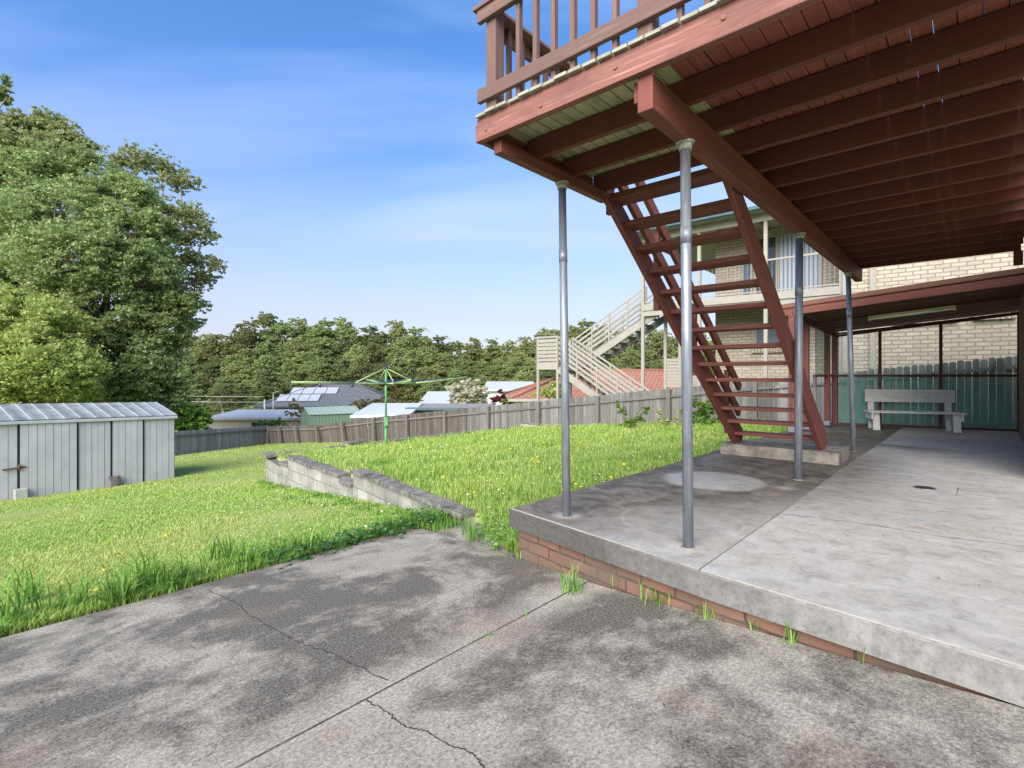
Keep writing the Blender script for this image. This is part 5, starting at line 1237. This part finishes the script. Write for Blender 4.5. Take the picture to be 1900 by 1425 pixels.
# greener, longer near the wall and the edges
bl_ = np.array([ab(x, y)[1] for x, y in zip(X, Y_)]); near = np.exp(-((bl_-4.4)/.55)**2)
h *= (1+.6*near); cl = np.clip(cl*(1-.8*near), 0, 1)
o = blades('lawn_grass', base, h, wd, rs, M['blade'], .9, clump=cl); tag(o, 'mown yellow-green grass on the lower lawn', 'grass', kind='stuff')
X, Y_, Z = sample_lawn(120000, in_upper, lambda x, y: zup(*ab(x, y))-.01, 3.8, 22, 480, 1500)
pn = patchy(X, Y_, .5); pn2 = patchy(X, Y_, 2.2); dist = Y_
h = (.06+.07*rs.rand(len(X)))*(1+.6*pn2)*(1+dist*.015); wd = .004+.0008*dist
cl = np.clip(.1+pn*.7, 0, 1)
o = blades('lawn_grass', np.stack([X, Y_, Z], 1), h, wd, rs, M['blade'], .7, clump=cl); tag(o, 'longer unmown grass with flowers on the raised lawn', 'grass', kind='stuff')
# rank grass: tufts along driveway edge, along the wall, around wall end
def tufts(centers, nb, hmin, hmax, spread, wmin, wmax, zf, m, name, label, seed, lean=.75):
    rs_ = np.random.RandomState(seed); P_, Hh, Ww, Cc = [], [], [], []
    for (x, y, sc_) in centers:
        n = int(nb*rs_.uniform(.6, 1.3)); r = spread*np.abs(rs_.normal(size=n))*.6; an = rs_.uniform(0, 6.28, n)
        px_, py_ = x+r*np.cos(an), y+r*np.sin(an)
        P_.append(np.stack([px_, py_, [zf(a, b)-.01 for a, b in zip(px_, py_)]], 1)); Hh.append(rs_.uniform(hmin, hmax, n)*sc_); Ww.append(rs_.uniform(wmin, wmax, n)); Cc.append(np.full(n, rs_.rand()))
    o = blades(name, np.concatenate(P_), np.concatenate(Hh), np.concatenate(Ww), rs_, m, lean, clump=np.concatenate(Cc), curl=1.2)
    return tag(o, label, 'grass', kind='stuff')
rs_ = np.random.RandomState(9); cen_ = []
for i in range(105):
    a = rs_.uniform(-1.6, 3.4); b = 4.42+abs(rs_.normal())*.12; p = P(a, b); cen_.append((p.x, p.y, .35+1.15*rs_.rand()**2))
for (px, py, s) in ((60, 1100, 1.5), (115, 1120, 1.3), (255, 1080, 1.5), (215, 1100, 1.3), (290, 1065, 1.4), (415, 1020, 1.5), (455, 1030, 1.2), (20, 1140, 1.6), (560, 1005, 1.0), (340, 1060, 1.2)):
    t = (px-950)/FPX; Yy = 1.208/((py+18-HOR)/FPX-.085*(-Ay*t+Ax)); 
    for k in range(3): cen_.append((t*Yy+rs_.normal()*.05, Yy+rs_.normal()*.05, s))
zlow = lambda x, y: zl(ab(x, y)[1])
tufts(cen_, 20, .08, .27, .08, .005, .015, zlow, M['blade_rich'], 'tall_grass', 'rank long grass along the lawn edge of the driveway', 10, lean=1.05)
cen_ = []
for i in range(110):
    t = rs_.rand(); p = lerp(N0, N3, t**1.3); d_ = rs_.exponential(.18)+.12; q = p+Vector((-.75, -.6, 0))*d_; cen_.append((q.x, q.y, rs_.uniform(.4, 1.0)*(1.15 if t < .18 else .5)))
tufts(cen_, 30, .10, .24, .12, .006, .012, zlow, M['blade_rich'], 'tall_grass', 'long green grass at the foot of the block wall', 11)
cen_ = []
for i in range(90):
    a = rs_.uniform(3.3, 9.5); b = 2.78+abs(rs_.normal())*.22+ (0.5*rs_.rand() if a < 5 else 0); p = P(a, b); cen_.append((p.x, p.y, rs_.uniform(.5, 1.)))
for i in range(60):
    t = rs_.rand()*.5; p = lerp(N0, N3, t); q = p+P(rs_.uniform(.15, .8), 0); cen_.append((q.x, q.y, rs_.uniform(.5, 1.)))
zu = lambda x, y: zup(*ab(x, y))
tufts(cen_, 26, .07, .17, .12, .005, .011, zu, M['blade_rich'], 'tall_grass', 'rich green grass and clover along the raised lawn edge of the patio', 12)
# broad-leaved weeds around the wall end
def broad(name, centers, nb, r, size, zf, m, label, seed, hmax=.12, kind='stuff', cat='weeds'):
    rs2 = np.random.RandomState(seed); C_ = []
    for (x, y) in centers:
        n = nb; q = np.stack([x+rs2.normal(size=n)*r, y+rs2.normal(size=n)*r, np.zeros(n)], 1); q[:, 2] = [zf(a, b) for a, b in zip(q[:, 0], q[:, 1])]; q[:, 2] += rs2.uniform(0, hmax, n); C_.append(q)
    c = np.concatenate(C_); n = len(c); an = rs2.uniform(0, 6.28, n); d = np.stack([np.cos(an), np.sin(an), rs2.uniform(-.4, .4, n)], 1); e = np.stack([-np.sin(an), np.cos(an), rs2.uniform(-.3, .3, n)], 1)
    s = (size*rs2.uniform(.5, 1.2, n))[:, None]; v = np.stack([c+d*s, c+(d*.5+e*.75)*s, c+(-d*.4+e*.65)*s, c-d*.6*s, c+(-d*.4-e*.65)*s, c+(d*.5-e*.75)*s], 1)
    o = arr_obj(name, v, 6, m, rnd=rs2.rand(n), clump=np.zeros(n)); return tag(o, label, cat, kind=kind)
pts = [tuple(Gd(px, py).xy) for px, py in ((790, 968), (800, 975), (780, 975), (815, 968), (755, 985), (735, 990), (710, 996), (680, 1003), (650, 1010), (640, 1015), (600, 1026), (560, 1036), (520, 1048), (770, 960))]
broad('ground_weeds', pts, 45, .07, .028, lambda x, y: zl(ab(x, y)[1])+.01, M['leaf_weed'], 'dark broad-leaved weeds creeping over the driveway corner', 20)
pts = [tuple(P(a, b).xy) for a, b in ((3.2, 2.85), (3.25, 2.95), (3.3, 3.05), (3.35, 3.15), (3.4, 3.3), (3.3, 2.82), (3.5, 3.5), (3.45, 2.9), (3.6, 3.0), (3.8, 3.1), (3.75, 3.5), (3.95, 3.3), (3.95, 3.8), (4.1, 3.6), (3.5, 2.85), (4.2, 2.95), (4.4, 3.05), (3.85, 2.9), (4.6, 2.9), (4.1, 3.9))]
broad('ground_weeds', pts, 60, .10, .022, lambda x, y: zu(x, y)+.01, M['blade_rich'], 'clover and weeds between the block wall end and the patio corner', 21)
# flowers
def flowers(name, n, ok, zf, ymin, ymax, pxl, pxr, m, label, hh, size, seed, dens=None):
    X, Y2, Z = sample_lawn(n, ok, zf, ymin, ymax, pxl, pxr); rs2 = np.random.RandomState(seed)
    c = np.stack([X, Y2, Z+rs2.uniform(hh*.5, hh, n)], 1); an = rs2.uniform(0, 6.28, n); s = (size*rs2.uniform(.7, 1.3, n)*(1+Y2*.015))[:, None]; vs = []
    for k in range(6): a_ = an+k*math.pi/3; vs.append(c+np.stack([np.cos(a_), np.sin(a_), rs2.normal(size=n)*.35], 1)*s)
    o = arr_obj(name, np.stack(vs, 1), 6, m, rnd=rs2.rand(n)); return tag(o, label, 'flowers', kind='stuff')
flowers('yellow_flowers', 330, lambda x, y: in_upper(x, y) and (mnoise.noise(Vector((x*.5, y*.5, 2)))+ab(x, y)[0]*.03) > .12, lambda x, y: zup(*ab(x, y)), 4.5, 22, 560, 1450, M['flower_y'], 'yellow dandelion-like flowers dotted over the raised lawn', .22, .013, 1)
flowers('white_clover_flowers', 450, lambda x, y: in_upper(x, y), lambda x, y: zup(*ab(x, y)), 4.0, 14, 480, 1450, M['flower_w'], 'small white clover flowers on the raised lawn', .14, .008, 2)
flowers('yellow_flowers', 14, ok_low, lambda x, y: zl(ab(x, y)[1]), 3.2, 9, 0, 760, M['flower_y'], 'few yellow flowers scattered in the lower lawn', .12, .016, 3)
flowers('white_clover_flowers', 220, lambda x, y: ok_low(x, y) and ab(x, y)[0] > 1.8 and ab(x, y)[1] < 9, lambda x, y: zl(ab(x, y)[1]), 4.2, 10, 400, 860, M['flower_w'], 'small white clover flowers at the foot of the block wall', .08, .008, 4)
# grass blades at joints: individual weeds
def weed(px, py, label, nb=24, hmin=.06, hmax=.17, spread=.02, plane='d', group='weeds growing from the concrete joints', m='blade_rich', w=(.004, .008), lean=.9, broadn=0):
    p = Gd(px, py) if plane == 'd' else G(px, py); z = drive_z(ab(p.x, p.y)[1]) if plane == 'd' else 0
    rs2 = np.random.RandomState(int(px)); n = nb; base = np.stack([p.x+rs2.normal(size=n)*spread, p.y+rs2.normal(size=n)*spread, np.full(n, z)], 1)
    o = blades('weed_tuft', base, rs2.uniform(hmin, hmax, n), rs2.uniform(*w, n), rs2, M[m], lean, clump=rs2.rand(n)*.3, org=(p.x, p.y, z), curl=1.15)
    o.location = (p.x, p.y, z); tag(o, label, 'weed', group)
weed(1062, 1098, 'largest grass weed in the driveway joint near the brick wall', 46, .08, .22, .035)
weed(876, 1002, 'tall grass weed between the block wall end and the brick wall', 34, .10, .28, .03)
weed(808, 985, 'low grass tuft at the lawn corner of the driveway', 44, .04, .10, .03)
weed(918, 1018, 'small grass tuft left of the brick wall corner', 34, .03, .09, .025)
weed(968, 1032, 'leafy weed against the left corner of the brick wall', 34, .05, .20, .04)
weed(1145, 1090, 'tall thin grass stalk against the brick wall right of the joint', 14, .10, .28, .02)
weed(1222, 1118, 'leafy weed clump midway along the brick wall base', 34, .04, .14, .04)
weed(1310, 1145, 'small tuft at the brick wall below the patio joint', 20, .03, .12, .03)
weed(1400, 1168, 'tiny weed leaf against the brick wall', 6, .04, .09, .012)
weed(1465, 1192, 'drooping long-bladed weed at the brick wall right part', 12, .08, .20, .03, lean=1.4)
weed(1600, 1231, 'lone curved grass blade at the right end of the brick wall', 4, .10, .16, .008, lean=1.2)
weed(908, 1180, 'tiny sprout in the middle of the driveway joint', 5, .03, .06, .006)
weed(975, 1142, 'minute sprout in the driveway joint nearer the brick wall', 4, .02, .05, .006)
# fence weeds / shrub on lawn
def up_sh(label, blobs, Y, m_, seed, **kw): return shrub(label, blobs, Y, m_, seed, zg=zup(*ab((blobs[0][0]-950)/FPX*Y, Y)), **kw)
up_sh('bright green shrub against the paling fence left of the stair', [(1300, 758, 18, 14, 0), (1318, 772, 20, 14, 0), (1298, 780, 14, 12, 0), (1335, 785, 8, 8, 0)], 12.7, 'leaf_shrub', 61, leaf=.06, per=60, sub=70)
up_sh('thin climbing weed on the grey fence between two steel posts', [(1150, 752, 5, 10, 0), (1156, 768, 6, 10, 0), (1172, 778, 12, 12, 0), (1195, 756, 7, 14, 0), (1185, 775, 12, 14, 0), (1165, 790, 14, 8, 0)], 13.4, 'leaf_shrub', 62, leaf=.05, per=26, sub=60)
up_sh('sparse weed on the grey fence just left of the second steel post', [(1225, 775, 8, 12, 0), (1235, 785, 10, 8, 0), (1262, 768, 7, 10, 0), (1268, 782, 8, 8, 0)], 13.2, 'leaf_light', 63, leaf=.05, per=26, sub=60)
# leaf litter
rs3 = np.random.RandomState(3); c = []
for i in range(70):
    if i < 45: p = Gd(rs3.uniform(100, 1700), rs3.uniform(1040, 1400)); a, b = ab(p.x, p.y); ok = a < 2.5 and b < 4.2; z = drive_z(b)+.003
    else: p = G(rs3.uniform(1000, 1880), rs3.uniform(850, 1150)); a, b = ab(p.x, p.y); ok = a > 3.2 and -.3 < b < 2.6; z = .003
    if ok: c.append((p.x, p.y, z))
c = np.array(c); n = len(c); an = rs3.uniform(0, 6.28, n); s = rs3.uniform(.005, .013, n)[:, None]
d = np.stack([np.cos(an), np.sin(an), rs3.uniform(0, .3, n)], 1)*s; e = np.stack([-np.sin(an), np.cos(an), rs3.uniform(0, .4, n)], 1)*s*.45
o = arr_obj('leaf_litter', np.stack([c-d, c+e, c+d, c-e], 1), 4, M['litter'], rnd=rs3.rand(n)); tag(o, 'tiny dry leaves and twigs scattered on the concrete', 'leaf litter', kind='stuff')

print('objects', len(bpy.data.objects))
